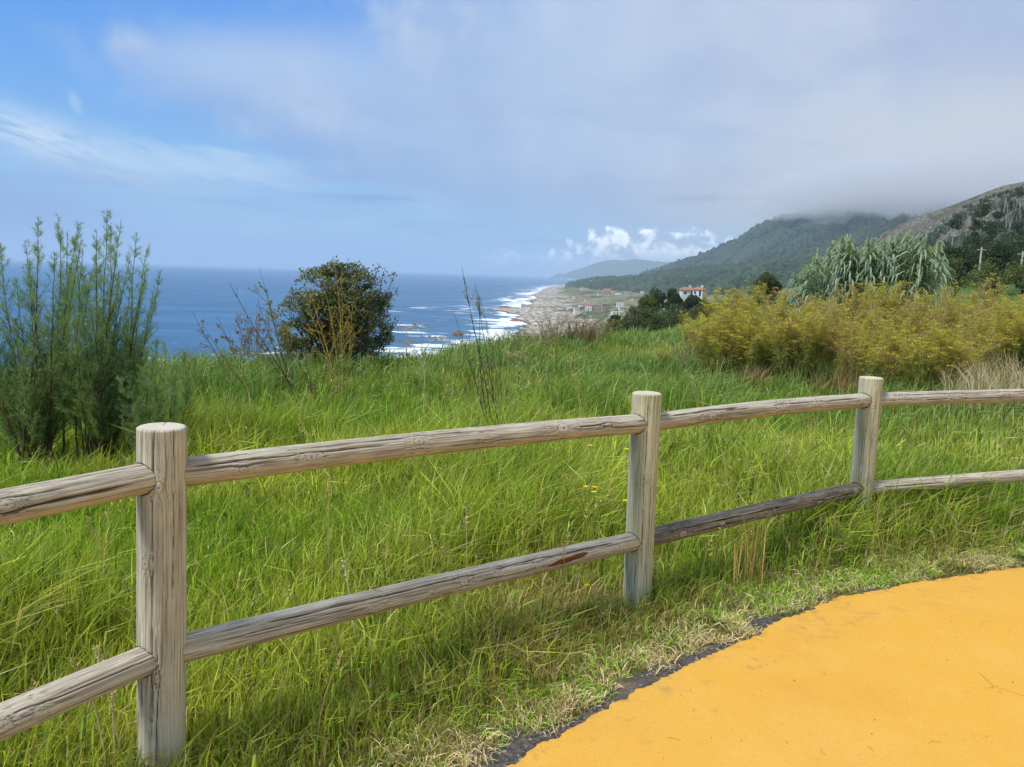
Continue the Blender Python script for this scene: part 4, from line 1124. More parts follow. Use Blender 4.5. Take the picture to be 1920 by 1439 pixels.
# pale dry umbel
def umbel_plant(base, arms, label, tint, r=.006):
    O = place(*base); root = empty('dry_umbel', O, 0, label, 'dry umbel')
    mb = MB(); um = MB()
    joint = at(arms[0][0], arms[0][1], base[1]) - O
    t = np.linspace(0, 1, 8)[:, None]; tube(mb, joint * t + np.cumsum(rng.normal(0, .003, (8, 3)), 0), np.linspace(r, r * .8, 8), 6, tint)
    for (px, py) in arms[1:]:
        tip = at(px, py, base[1] + rng.uniform(-.1, .1)) - O
        pts = joint + (tip - joint) * np.linspace(0, 1, 6)[:, None] + np.cumsum(rng.normal(0, .003, (6, 3)), 0)
        tube(mb, pts, np.linspace(r * .7, r * .35, 6), 5, tint)
        um = MB()
        for k in range(16):
            a = rng.uniform(0, 2 * math.pi); q = np.array([math.cos(a) * .09, math.sin(a) * .09, rng.uniform(.02, .06)]) * rng.uniform(.5, 1.2)
            tube(um, [pts[-1], pts[-1] + q * .6, pts[-1] + q], [.0015, .001, .001], 3, tint * .9)
            o = rdir(8, .8) * .02; b = np.repeat((pts[-1] + q)[None], 8, 0)
            ribbons(um, b, b + o * .5, b + o, .006, None, tint * rng.uniform(.6, 1.0, (8, 1)))
        um.build('seed_head', M['dry'], root)
    mb.build('stems', M['dry'], root)
umbel_plant((797, 8.2), [(796, 690), (762, 622), (790, 616), (822, 640), (768, 648)], 'pale bleached umbel skeleton with a forked stem standing against the surf', c_(206, 192, 160))
umbel_plant((978, 7.6), [(970, 700), (958, 672), (985, 680), (968, 668)], 'small pale forked umbel beside the tall dark weed stalk', c_(196, 186, 130), .004)

# nodding pale grass plumes in the right half of the meadow
def plume(base, tips_, label, tint):
    O = place(*base); root = empty('grass_plume', O, 0, label, 'grass plume'); mb = MB(); hd = MB()
    for (px, py) in tips_:
        tip = at(px, py, base[1] + rng.uniform(-.1, .1)) - O; b0 = np.array([rng.normal(0, .02), rng.normal(0, .02), 0])
        mid = tip * np.array([.35, .35, .85]); t = np.linspace(0, 1, 12)[:, None]
        pts = (1 - t) ** 2 * b0 + 2 * t * (1 - t) * mid + t ** 2 * tip
        tube(mb, pts, np.linspace(.0035, .0018, 12), 4, tint)
        m_ = 46; f = rng.uniform(.62, 1, m_) * 11; i = np.minimum(f.astype(int), 10); q = pts[i] + (pts[i + 1] - pts[i]) * (f - i)[:, None]
        o = rdir(m_) * .012 + (pts[i + 1] - pts[i]) * .3; hd = MB(); ribbons(hd, q, q + o * .5, q + o, .006, None, tint * rng.uniform(.8, 1.1, (m_, 1)))
        hd.build('seed_head', M['dry'], root)
    mb.build('stems', M['dry'], root)
PL = c_(190, 186, 112)
plume((1118, 5.4), [(1062, 672), (1070, 700), (1080, 690)], 'three pale arching grass stems above the near bend of the fence', PL)
plume((1338, 6.4), [(1284, 692), (1304, 696), (1296, 704)], 'pale arching grass stems in front of the fennel clump', PL)
plume((822, 6.4), [(780, 700), (840, 720)], 'thin pale grass stems below the bleached umbel', PL)
plume((660, 3.1), [(643, 1052)], 'single white seed head above the lower rail near the left post', c_(220, 212, 176))
plume((175, 2.5), [(132, 1240), (178, 1212), (212, 1300)], 'dry white grass stems crossing the left lower rail', c_(214, 200, 150))

# yellow daisies in the grass
def daisy(px, py, d, label):
    P = at(px, py, d); g0 = gz(P[0], P[1]); root = empty('yellow_flower', (P[0], P[1], g0 - .02), 0, label, 'flower', 'small yellow flowers in the meadow grass')
    H = P[2] - g0 + .02
    mb = MB(); tube(mb, [(0, 0, 0), (.01, 0, H * .5), (0, 0, H)], [.0015, .0012, .001], 4, c_(96, 130, 40)); mb.build('stem', M['dry'], root)
    mb = MB(); n = 13; a = np.linspace(0, 2 * math.pi, n, endpoint=False); o = np.stack([np.cos(a), np.sin(a) * .9 - .1, np.full(n, .25)], -1) * .016; b = np.repeat([[0, 0, H]], n, 0)
    ribbons(mb, b, b + o * .7, b + o, .008, np.repeat([[0, -.3, 1.0]], n, 0), c_(250, 222, 20), (.5, 1, 0)); mb.build('petals', M['flower'], root)
for (px, py, d, lb) in ((1175, 843, 4.6, 'yellow flower touching the left side of the near bend post'), (1107, 836, 4.9, 'yellow flower just under the top rail'), (1098, 913, 4.2, 'yellow flower left of a close pair below the top rail'),
                        (1115, 914, 4.25, 'yellow flower at the right of a close trio'), (1113, 923, 4.15, 'lowest yellow flower of a close trio'), (1172, 939, 4.0, 'yellow flower beside the middle of the near bend post'),
                        (1101, 1098, 3.5, 'yellow flower below the rotten gouge of the lower rail'), (1331, 1041, 4.2, 'yellow flower below the darker lower rail')):
    daisy(px, py, d, lb)

# ------------------------------------------------------------------ fennel: clumps of olive stems with yellow umbels
FY, FO, FBR, FG = c_(222, 208, 80), c_(186, 180, 96), c_(190, 166, 118), c_(148, 162, 86)
def fennel_proto(seed, H, W, yel, brown):
    st, fo, um = MB(), MB(), MB()
    ns = 15
    for k in range(ns):
        a = rng.uniform(0, 2 * math.pi); q = rng.uniform(.02, W * .6) / H
        b0 = np.array([rng.normal(0, W * .22), rng.normal(0, W * .22), 0])
        h = H * rng.uniform(.62, 1.05)
        pts = curve_pts(b0, (math.cos(a) * q, math.sin(a) * q, 1), h, 8, np.array([0, 0, .1]), .035)
        isb = rng.uniform() < brown
        tint = (FBR if isb else FO) * rng.uniform(.75, 1.2)
        tube(st, pts, np.linspace(.0075, .003, 9), 4, tint)
        for j in range(12):
            f = rng.uniform(.30, 1.0) * 8; i = min(int(f), 7); p = pts[i] + (pts[i + 1] - pts[i]) * (f - i)
            dv = np.array([*(rdir(1)[0, :2] * .75), rng.uniform(.55, 1.1)]); L = rng.uniform(.14, .40) * (1.1 - .5 * f / 8)
            bp = curve_pts(p, dv, L, 4, np.array([0, 0, .35]), .08)
            tube(st, bp, np.linspace(.003, .0014, 5), 3, tint)
            m_ = 34; g_ = rng.uniform(0, 4, m_); gi = np.minimum(g_.astype(int), 3); q_ = bp[gi] + (bp[gi + 1] - bp[gi]) * (g_ - gi)[:, None] + rng.normal(0, .028, (m_, 3))
            o = rdir(m_, .45) * rng.uniform(.03, .085, (m_, 1))
            c0 = (FBR * .9 if isb and rng.uniform() < .6 else FG if f < 4.5 else FO) 
            ribbons(fo, q_, q_ + o * .5 + rng.normal(0, .004, (m_, 3)), q_ + o, .0055, None, c0 * rng.uniform(.7, 1.3, (m_, 1)))
            if f > 3.6 and rng.uniform() < .75:
                c = bp[-1]; n = 26; ang = rng.uniform(0, 2 * math.pi, n); rr = np.sqrt(rng.uniform(0, 1, n)) * rng.uniform(.03, .06)
                q2 = c + np.stack([rr * np.cos(ang), rr * np.sin(ang), .022 - rr * .12 + rng.normal(0, .008, n)], -1)
                o = rdir(n, .6) * .017
                ub = FY if rng.uniform() < yel else FBR
                ribbons(um, q2, q2 + o * .5, q2 + o, .011, None, ub * rng.uniform(.65, 1.15, (n, 1)), (.6, 1, 0))
    return st.mesh('stems'), fo.mesh('foliage'), um.mesh('umbels')
protos = [fennel_proto(i, H, W, y_, b_) for i, (H, W, y_, b_) in enumerate([(1.55, .42, .9, .15), (1.7, .45, .75, .35), (1.45, .5, .9, .2), (1.6, .4, .5, .7), (1.75, .42, .4, .8), (1.35, .45, .85, .3)])]
for p in protos:
    p[0].materials.append(M['dry']); p[1].materials.append(M['feather']); p[2].materials.append(M['flower'])
ORD = ['first', 'second', 'third', 'fourth', 'fifth', 'sixth', 'seventh', 'eighth', 'ninth', 'tenth', 'eleventh', 'twelfth', 'thirteenth', 'fourteenth', 'fifteenth', 'sixteenth', 'seventeenth', 'eighteenth', 'nineteenth', 'twentieth', 'twenty-first', 'twenty-second', 'twenty-third', 'twenty-fourth', 'twenty-fifth', 'twenty-sixth']
def fennel(px, d, proto, sc_, label, group, first=[None] * 8):
    P = place(px, d, .05)
    root = empty('fennel_plant', P, rng.uniform(0, 6.28), label, 'fennel', group)
    root.scale = (sc_ * rng.uniform(.95, 1.1), sc_ * rng.uniform(.95, 1.1), sc_ * .86 * (.84, 1.0, .9, 1.07, .94, 1.02, .82)[int(px) % 7])
    for nm, me in zip(('stems', 'foliage', 'umbels'), protos[proto]): link(nm, me, None, root)
g1 = 'fennel plants forming the rounded left end of the thicket'
g2 = 'fennel plants along the front of the long yellow thicket'
g3 = 'tall brownish fennel plants at the back of the thicket'
FENNEL = []
for kf, (px, d, p_, s_) in enumerate(((1320, 13.2, 0, .82), (1338, 12.6, 2, .86), (1362, 12.4, 0, .92), (1385, 12.6, 5, 1.0), (1408, 12.9, 0, .95), (1345, 13.8, 1, .95), (1375, 13.9, 0, 1.0), (1405, 14.2, 1, 1.0), (1430, 13.4, 2, .9), (1312, 14.2, 5, .8))):
    fennel(px, d, p_, s_, ['fennel at the very front left of the rounded clump', 'fennel at the left front of the rounded clump, dense and yellow', 'foremost fennel of the rounded clump', 'leafy fennel just right of the foremost in the rounded clump', 'fennel at the right front of the rounded clump', 'tall fennel behind the left front of the rounded clump', 'tall fennel behind the foremost of the rounded clump', 'tallest fennel at the back of the rounded clump', 'fennel at the right end of the rounded clump', 'lowest fennel at the back left of the rounded clump'][kf], g1)
for kf, (px, d, p_, s_) in enumerate(((1462, 13.6, 2, .92), (1485, 13.2, 5, 1.05), (1508, 13.2, 2, .98), (1530, 13.6, 0, .9), (1552, 14.2, 3, .9), (1576, 13.8, 4, .82), (1598, 13.2, 3, .82), (1622, 12.9, 1, .84), (1645, 12.6, 0, .86), (1668, 12.4, 2, .92),
                      (1692, 12.2, 0, .86), (1715, 12.1, 2, .92), (1738, 12.0, 5, 1.05), (1762, 12.0, 0, .86), (1785, 12.2, 1, .82), (1808, 12.6, 5, 1.0), (1832, 13.4, 3, .88), (1856, 14.0, 1, .9), (1880, 14.4, 0, 1.0), (1905, 14.6, 1, .95), (1930, 14.8, 0, 1.0), (1960, 14.8, 2, 1.0))):
    fennel(px, d, p_, s_, f'yellow and olive fennel in the front row of the long thicket, {ORD[kf]} from its left', g2)
for k, px in enumerate(np.linspace(1450, 1990, 26)):
    fennel(px + rng.uniform(-8, 8), 15.6 + rng.uniform(-.7, 1.6), (3, 4, 1, 3, 0, 4)[k % 6], rng.uniform(.95, 1.08), f'tall brownish fennel in the back row of the thicket, {ORD[k]} from the left', g3)
fennel(1238, 13.2, 5, .50, 'small yellow fennel bush standing alone in the grass left of the thicket', None)
# dry pale grass tussocks at the thicket's foot
def tussock(px, d, n, H, W, tint, label, cat='dry grass', lean=.3, group=None, name='dry_tussock'):
    P = place(px, d); mb = MB()
    b0 = np.clip(np.stack([rng.normal(0, W, n), rng.normal(0, W, n), np.zeros(n)], -1), -1.5 * W, 1.5 * W)
    a = rng.uniform(0, 2 * math.pi, n); h = H * rng.uniform(.5, 1.1, n)[:, None]; l_ = rng.uniform(.05, lean * 2, (n, 1))
    dv = np.stack([np.cos(a), np.sin(a), np.zeros(n)], -1) * l_
    ribbons(mb, b0, b0 + (dv * .35 + [0, 0, .62]) * h, b0 + (dv + [0, 0, .95]) * h, .0036 * (1 + d * .12), None, tint * rng.uniform(.6, 1.2, (n, 1)))
    o = mb.build(name, M['dry']); o.location = P; tag(o, label, cat, group)
tussock(1868, 11.8, 420, .75, .35, c_(206, 188, 146), 'pinkish pale dry grass at the right end of the thicket')
tussock(1905, 12.6, 420, .85, .35, c_(196, 180, 132), 'tall beige dry grass at the right edge below the fennel')
tussock(1590, 12.2, 240, .45, .25, c_(150, 124, 84), 'brown dry grass at the foot of the thicket\'s middle')
tussock(1420, 12.0, 160, .40, .18, c_(160, 138, 92), 'thin brown dry stalks under the thicket\'s rounded left end')
tussock(1285, 13.0, 30, .8, .08, c_(196, 182, 150), 'few pale plumed stalks leaning beside the thicket\'s left end', lean=.6)
tussock(955, 3.15, 230, .22, .15, c_(184, 158, 112), 'reddish straw tangle of grass in front of the fence between the two nearest posts', lean=.7)
tussock(1085, 3.5, 150, .18, .12, c_(190, 170, 118), 'pale straw tangle of grass left of the foot of the near bend post', lean=.7)
tussock(1438, 4.15, 42, .42, .05, c_(206, 178, 104), 'narrow golden tuft of dry stems crossing the darker lower rail', lean=.18)
# brown scrub on the brow in the middle
for (px, d, H, W, n, tt_, lb) in ((975, 15.6, .60, .22, 260, c_(132, 136, 72), 'low olive scrub at the left of the brow scrub row'), (1005, 16.0, .66, .18, 150, c_(168, 156, 108), 'straw-brown scrub beside the olive one on the brow'),
                                 (1032, 16.4, 1.05, .12, 110, c_(160, 150, 108), 'tallest thin dry scrub on the brow before the village'), (1060, 17.0, .62, .26, 260, c_(104, 112, 66), 'dark low scrub in the middle of the brow'),
                                 (1092, 17.6, .84, .18, 190, c_(156, 130, 102), 'reddish brown bristly scrub on the brow'), (1115, 18.4, .72, .2, 190, c_(150, 146, 92), 'rightmost straw-green scrub on the brow')):
    tussock(px, d, n, H, W, tt_, lb, 'scrub', .45, 'dry scrub along the brow', 'scrub_bush')

# ------------------------------------------------------------------ the stand of giant cane
O = place(1612, 20.5)
cane_root = empty('giant_cane_clump', O, 0, 'tall clump of glaucous giant cane with drooping leaves rising behind the fennel', 'cane clump')
def cane_mesh(H, seed):
    mb = MB()
    lean_a = rng.uniform(0, 2 * math.pi)
    pts = curve_pts((0, 0, 0), (.05 * math.cos(lean_a), .05 * math.sin(lean_a), 1), H, 12, None, .015)
    tube(mb, pts, np.linspace(.013, .005, 13), 5, c_(130, 150, 96))
    nl = 60
    pa = rng.uniform(0, math.pi)
    P0, P1, P2, P3, Cc = [], [], [], [], []
    for k in range(nl):
        f = .22 + .78 * (k / nl) ** .9; ff = f * 12; i = min(int(ff), 11); p = pts[i] + (pts[i + 1] - pts[i]) * (ff - i)
        a = pa + (k % 2) * math.pi + rng.normal(0, .45); dv = np.array([math.cos(a), math.sin(a), 0])
        L = rng.uniform(.38, .60) * (1 - .45 * max(0, f - .8) / .2)
        up = .40 + .9 * max(0, f - .86) / .14
        q1 = p + dv * L * .34 + [0, 0, L * .32 * up * 1.3]
        q2 = p + dv * L * .66 + [0, 0, L * (.12 * up - .05 + .55 * max(0, f - .9))]
        q3 = p + dv * L * .80 + [0, 0, L * (-.40 + 1.3 * max(0, f - .86) / .14 * .6)]
        P0.append(p); P1.append(q1); P2.append(q2); P3.append(q3)
        Cc.append(c_(146, 166, 130) * rng.uniform(.6, 1.3) if rng.uniform() > .12 else c_(168, 170, 118))
    P = [np.array(q) for q in (P0, P1, P2, P3)]; n = nl
    side = np.cross(P[3] - P[0], [0, 0, 1.0]); side /= np.linalg.norm(side, axis=1, keepdims=True)
    side = side + rng.normal(0, .25, (n, 3)); w = rng.uniform(.026, .042, (n, 1))
    V = np.stack([P[0] - side * w * .25, P[0] + side * w * .25, P[1] - side * w * .5, P[1] + side * w * .5, P[2] - side * w * .42, P[2] + side * w * .42, P[3]], 1).reshape(-1, 3)
    b = np.arange(n)[:, None] * 7
    Cc = np.repeat(np.array(Cc), 7, 0)
    mb.V.append(V); mb.L.append(np.concatenate([b + [[0, 1, 3, 2]], b + [[2, 3, 5, 4]], b + [[4, 5, 6]]], 1).ravel() + mb.n); mb.C.append(np.tile([4, 4, 3], n)); mb.T.append(Cc); mb.n += len(V)
    me = mb.mesh('cane'); me.materials.append(M['cane']); return me
cms = [(h, cane_mesh(h, i)) for i, h in enumerate((2.2, 2.6, 2.9, 3.2, 3.3, 3.0))]
prof_x = [1478, 1500, 1530, 1555, 1575, 1605, 1625, 1650, 1680, 1710, 1735, 1742, 1752]
prof_y = [545, 505, 474, 456, 446, 474, 456, 452, 442, 450, 464, 488, 462]
for k in range(96):
    px = -8 + ((1500, 1532, 1568, 1588, 1622, 1645, 1680, 1706, 1734)[k % 9] + rng.normal(0, 9)) if k > 12 else prof_x[k]
    dd = rng.uniform(19.3, 22.2) if k > 12 else rng.uniform(19.2, 20.2)
    P = place(px, dd); ty = np.interp(px, prof_x, prof_y) + rng.uniform(0, 22) * (k > 12)
    H = at(px, ty, dd)[2] - P[2]
    h0, me = min(cms, key=lambda q: abs(q[0] - H) + rng.uniform(0, .5))
    o = link('cane', me, None, cane_root); o.location = P - O; o.rotation_euler = (0, 0, rng.uniform(0, 6.28)); o.scale = (1, 1, H / h0)

# ------------------------------------------------------------------ hills: ridges with their own footprint, lofted from a foot line to a ridge line
def hill_mat(name, a_, b_, c_r, fs, rock_amt, top_z=None):
    m, t, out = mat(name)
    p = geo(t)
    n1 = t.noise(p, fs, 6, 0.65); n2 = t.noise(p, fs * 7, 5, 0.7); n3 = t.noise(p, fs * .3, 4, 0.6)
    c = t.mix(t.mr(n1, 0.38, 0.62), a_, b_)
    c = t.mix(t.m('MULTIPLY', t.mr(n2, 0.56, 0.66), t.mr(n3, 0.45, 0.62)), c, c_r) if rock_amt < .5 else t.mix(t.mr(t.m('ADD', n2, t.m('MULTIPLY', n3, .3)), 0.62, 0.74), c, c_r)
    principled(t, out, c, 0.95, 0.05, bump(t, n2, 0.8, 1.5))
    return m
def hill(name, ridge, foot, mat_, nu=260, nv=60, rough=6.0, fr=60.0, seed=1, prof=0.9, back=0.9, sunk=4.0, gullies=0.0):
    """ridge / foot: lists of (photo x, photo y, distance); returns a surface sampler too"""
    rp = np.array([[az_of(q[0])] + [q[2], at(*q)[2]] for q in ridge]); 
    rp[:, 0] = [azel(q[0], q[1])[0] for q in ridge]
    fp = np.array([[azel(q[0], 520)[0], q[1]] for q in foot])
    a = np.linspace(rp[0, 0], rp[-1, 0], nu)
    from_ = lambda k: np.interp(a, rp[:, 0], rp[:, k])
    rd, rz = from_(1), from_(2)
    fd = np.interp(a, fp[:, 0], fp[:, 1])
    fz = ground(fd * np.sin(np.radians(a)), fd * np.cos(np.radians(a)), False) - sunk
    t = np.concatenate([np.linspace(0, 1, nv), 1 + np.linspace(0, 1, nv // 2)[1:]])
    A_, T_ = np.meshgrid(np.radians(a), t, indexing='ij')
    def surf(ai, ti):
        """ai index 0..1 along the ridge, ti 0..1 from foot to ridge"""
        aa = np.radians(rp[0, 0] + ai * (rp[-1, 0] - rp[0, 0])); ad = np.degrees(aa)
        rd = np.interp(ad, rp[:, 0], rp[:, 1]); rz = np.interp(ad, rp[:, 0], rp[:, 2]); fd = np.interp(ad, fp[:, 0], fp[:, 1])
        fz = ground(fd * np.sin(aa), fd * np.cos(aa), False) - sunk
        tt = np.clip(ti, 0, 1)
        d = fd + (rd - fd) * ti
        h = fz + (rz - fz) * (tt ** prof)
        h = np.where(ti > 1, rz - (rz - fz) * (1 - np.cos((ti - 1) * math.pi / 2)) * back, h)
        x, y = d * np.sin(aa), d * np.cos(aa)
        w = np.sin(np.clip(ti, 0, 1) * math.pi) ** .7
        h = h + w * fbm(x / fr, y / fr, seed=seed, octv=5) * rough * 2 + (1 - w) * fbm(x / (fr * .5), y / (fr * .5), seed=seed + 5, octv=4) * rough * .30
        if gullies: h = h - w * gullies * np.abs(fbm(ad * 1.1, ti * .7, seed=seed + 9, octv=3)) * 2
        return np.stack([x, y, h], -1)
    V = surf((A_ - A_.min()) / (A_.max() - A_.min()), T_)
    mb = MB(); mb.add(V.reshape(-1, 3), grid_faces(V.shape[0], V.shape[1])[:, ::-1])
    o = mb.build(name, mat_); tag(o, kind='structure')
    return surf
# icosahedron crowns for woods too far away to tell tree from tree
phi = (1 + 5 ** .5) / 2
ICO = np.array([(-1, phi, 0), (1, phi, 0), (-1, -phi, 0), (1, -phi, 0), (0, -1, phi), (0, 1, phi), (0, -1, -phi), (0, 1, -phi), (phi, 0, -1), (phi, 0, 1), (-phi, 0, -1), (-phi, 0, 1)]) / math.hypot(1, phi)
ICF = np.array([(0, 11, 5), (0, 5, 1), (0, 1, 7), (0, 7, 10), (0, 10, 11), (1, 5, 9), (5, 11, 4), (11, 10, 2), (10, 7, 6), (7, 1, 8), (3, 9, 4), (3, 4, 2), (3, 2, 6), (3, 6, 8), (3, 8, 9), (4, 9, 5), (2, 4, 11), (6, 2, 10), (8, 6, 7), (9, 8, 1)])
def crowns(P, r, h, tints, name, label):
    N = len(P); a = rng.uniform(0, 6.28, N); ca, sa = np.cos(a), np.sin(a)
    V = ICO[None] * rng.uniform(.72, 1.2, (N, 12, 1))
    V = np.stack([V[..., 0] * ca[:, None] - V[..., 1] * sa[:, None], V[..., 0] * sa[:, None] + V[..., 1] * ca[:, None], V[..., 2]], -1)
    V = V * np.stack([r, r, h * .55], -1)[:, None] + P[:, None] + np.stack([np.zeros(N), np.zeros(N), h * .5], -1)[:, None]
    C = np.repeat(tints, 12, 0)
    mb = MB(); mb.add(V.reshape(-1, 3), (np.arange(N)[:, None, None] * 12 + ICF[None]).reshape(-1, 3), C)
    o = mb.build(name, M['far_tree']); tag(o, label, 'woodland', kind='stuff')
FG1, FG2, FG3 = c_(46, 62, 46), c_(76, 90, 64), c_(66, 84, 60)
def wood(surf, n, t0, t1, size, name, label, mask_scale, thr, seed, darker=1.0, tpow=1.0, slope_clear=None, az_min=None):
    ai, ti = rng.uniform(0, 1, n), t0 + (t1 - t0) * rng.uniform(0, 1, n) ** tpow
    P = surf(ai, ti)
    m_ = fbm(P[:, 0] / mask_scale, P[:, 1] / mask_scale, seed=seed, octv=4)
    k = m_ > thr + (0 if slope_clear is None else slope_clear * ti)
    if az_min is not None: k &= np.degrees(np.arctan2(P[:, 0], P[:, 1])) > az_min
    P = P[k]; N = len(P)
    s = size * np.exp(rng.normal(0, .25, N))
    u = np.clip(.5 + 1.6 * fbm(P[:, 0] / mask_scale * 2.2, P[:, 1] / mask_scale * 2.2, seed=seed + 3, octv=3) + rng.normal(0, .18, N), 0, 1)[:, None]
    C = (FG1 * (1 - u) + FG2 * u) * darker * np.exp(rng.normal(0, .12, (N, 1)))
    P[:, 2] -= s * .25
    crowns(P, s * .55, s * rng.uniform(.9, 1.5, N), C, name, label)
# the far blue headland
s_far = hill('far_headland', [(1028, 523, 11500), (1040, 516, 11400), (1048, 513, 11400), (1058, 515, 11300), (1066, 511, 11300), (1085, 505, 11200), (1110, 496, 11000), (1130, 490, 11000), (1150, 487, 11000), (1170, 489, 11000), (1190, 486, 11000), (1215, 489, 11000), (1250, 492, 11000), (1320, 488, 11000), (1400, 500, 11000)],
             [(1028, 10800), (1085, 9800), (1200, 9300), (1400, 9000)], hill_mat('far_headland_scrub', srgb(40, 54, 44), srgb(64, 74, 60), srgb(100, 96, 88), .003, .2), 200, 40, 22, 700, 3, .85, sunk=20)
# the high ridge whose top is in cloud
m_main = hill_mat('ridge_scrub', srgb(48, 62, 44), srgb(70, 78, 56), srgb(120, 112, 98), .006, .2)
s_main = hill('cloud_capped_ridge', [(1180, 530, 3900), (1205, 514, 3800), (1240, 503, 3700), (1265, 494, 3600), (1310, 482, 3500), (1345, 466, 3400), (1385, 446, 3300), (1405, 434, 3250), (1430, 421, 3200), (1470, 404, 3150), (1540, 388, 3100), (1640, 372, 3000), (1750, 372, 2900), (1900, 380, 2800), (2200, 400, 2600), (2500, 460, 2500)],
              [(1180, 3600), (1265, 3000), (1400, 2200), (1600, 1700), (2500, 1300)], m_main, 420, 90, 16, 260, 11, .92, sunk=6, gullies=42)
wood(s_main, 42000, .0, 1.02, 8.5, 'ridge_woodland', 'dark woodland covering the flanks of the cloud-capped ridge', 210, -.15, 21, .95, 1.0, .10)
# the lower wooded shoulder in front of it
m_low = hill_mat('shoulder_scrub', srgb(56, 80, 44), srgb(80, 98, 60), srgb(150, 138, 112), .012, .2)
s_low = hill('wooded_shoulder', [(1062, 534, 2900), (1090, 528, 2800), (1120, 523, 2700), (1165, 521, 2500), (1205, 521, 2300), (1222, 514, 2250), (1250, 510, 2200), (1290, 506, 2100), (1340, 503, 2000), (1390, 500, 1900), (1430, 492, 1800), (1480, 483, 1700), (1530, 480, 1600), (1600, 478, 1500), (1750, 470, 1400), (2000, 450, 1300), (2300, 480, 1200)],
             [(1062, 2600), (1120, 2100), (1200, 1600), (1290, 1200), (1400, 950), (1600, 800), (2300, 700)], m_low, 380, 70, 6, 110, 31, .95, sunk=5, gullies=10)
wood(s_low, 34000, .02, 1.02, 6.6, 'shoulder_woodland', 'green pine woodland on the low shoulder below the ridge', 120, -.14, 41, 1.05)
# the stony slope on the right
m_right = hill_mat('stony_slope', srgb(84, 80, 66), srgb(60, 66, 46), srgb(142, 134, 122), .05, .9)
s_right = hill('stony_slope', [(1500, 515, 900), (1560, 485, 880), (1620, 456, 860), (1650, 440, 840), (1700, 414, 810), (1750, 397, 780), (1800, 379, 750), (1850, 359, 720), (1880, 350, 700), (1920, 340, 690), (2050, 290, 660), (2300, 230, 620), (2700, 230, 600)],
               [(1500, 640), (1650, 520), (1800, 380), (1920, 330), (2700, 260)], m_right, 360, 90, 5.0, 46, 51, .95, sunk=3, gullies=6)
wood(s_right, 5200, .05, .98, 2.4, 'slope_scrub', 'dark scrub dotted over the stony slope', 40, .07, 61, 1.0)
wood(s_right, 5200, .0, .36, 5.0, 'slope_foot_woodland', 'dark woodland massed along the foot of the stony slope', 60, -.30, 66, .92, 1.0, None, az_of(1745))

# ------------------------------------------------------------------ single trees
def tree(px, py_top, py_base, d, wpx, label, group=None, kind='round', name='tree', tints=None, dens=1.0, lean=0):
    """a tree whose top is seen at py_top and whose visible foot is at py_base, d metres away"""
    T_ = at(px, py_top, d); B_ = at(px, py_base, d)
    g0 = min(gz(B_[0], B_[1]), B_[2]); 
    base = np.array([B_[0], B_[1], B_[2] - .4])
    H = T_[2] - base[2]; W = wpx / FPX * d * .5
    root = empty(name, base, 0, label, 'tree', group)
    st, fo = MB(), MB()
    t1, t2 = tints or (c_(46, 66, 36), c_(86, 104, 54))
    s_ = d / FPX
    if kind == 'round':
        tube(st, [(0, 0, -1.5), (0, 0, H * .25), (.03 * H, 0, H * .6)], [H * .035, H * .028, H * .012], 7, c_(88, 78, 66))
        for k in range(7):
            a = rng.uniform(0, 6.28); e = np.array([math.cos(a) * W * .7, math.sin(a) * W * .7, H * rng.uniform(.45, .8)])
            tube(st, [(0, 0, H * .22), e * .5 + [0, 0, H * .08], e], [H * .014, H * .01, H * .004], 5, c_(88, 78, 66))
        for k in range(14):
            a = rng.uniform(0, 6.28); q = rng.uniform(0, .62) ** .7
            r_ = W * rng.uniform(.40, .62)
            zc = H * (rng.uniform(.22, .80) if k > 3 else (.3, .45, .62, .78)[k]) - (q * H * .10)
            leaf_cloud(fo, (math.cos(a) * W * q, math.sin(a) * W * q, zc), (r_, r_, min(r_, H * .26)), int(560 * dens), s_ * 2.8, (t1, t2), .2, .55, .0 if k < 4 else .2, 1.5 / W)
    elif kind == 'tall':         # eucalyptus: bare pale trunk, clumps of leaves high up
        L0 = rng.normal(0, .05) + lean
        tp = np.array([(0, 0, -2), (L0 * H * .3, 0, H * .35), (L0 * H * .6, .02 * H, H * .7), (L0 * H, 0, H * .97)])
        tube(st, tp, [H * .016, H * .013, H * .009, H * .003], 6, c_(170, 160, 146))
        for k in range(9):
            z = rng.uniform(.4, .97); a = rng.uniform(0, 6.28); q = W * rng.uniform(.25, .95) * (1.2 - z)
            b_ = np.array([L0 * H * z, 0, H * z * .9]); e = b_ + [math.cos(a) * q, math.sin(a) * q, H * .07]
            tube(st, [b_, (b_ + e) / 2 + [0, 0, -.01 * H], e], [H * .006, H * .004, H * .002], 4, c_(160, 150, 136))
            r_ = W * rng.uniform(.3, .5)
            leaf_cloud(fo, e, (r_, r_, r_ * .62), int(170 * dens), s_ * 2.4, (t1, t2), .1, .3, .3, 1.6 / r_)
    elif kind == 'dead':
        tips = []
        for k in range(3):
            a = rng.uniform(0, 6.28); twigs(st, (0, 0, -1), (math.cos(a) * .16 + lean, math.sin(a) * .16, 1), H * rng.uniform(.8, 1.0), H * .010, 2, 3, 22, c_(168, 160, 148), tips, .06, .12, .3, 4, .5)
    st.build('trunk', M['bark'], root)
    if fo.n: fo.build('crown', M['leaf'], root)
    return root
tree(1231, 534, 582, 190, 35, 'round dark tree, the left one of a pair beside the orange-roofed houses', None, 'round', 'broadleaf_tree', (c_(74, 92, 62), c_(112, 128, 92)), 2.2)
tree(1263, 537, 580, 186, 33, 'round dark green tree, the right one of a pair beside the orange-roofed houses', None, 'round', 'broadleaf_tree', (c_(52, 74, 40), c_(80, 102, 56)), 2.2)
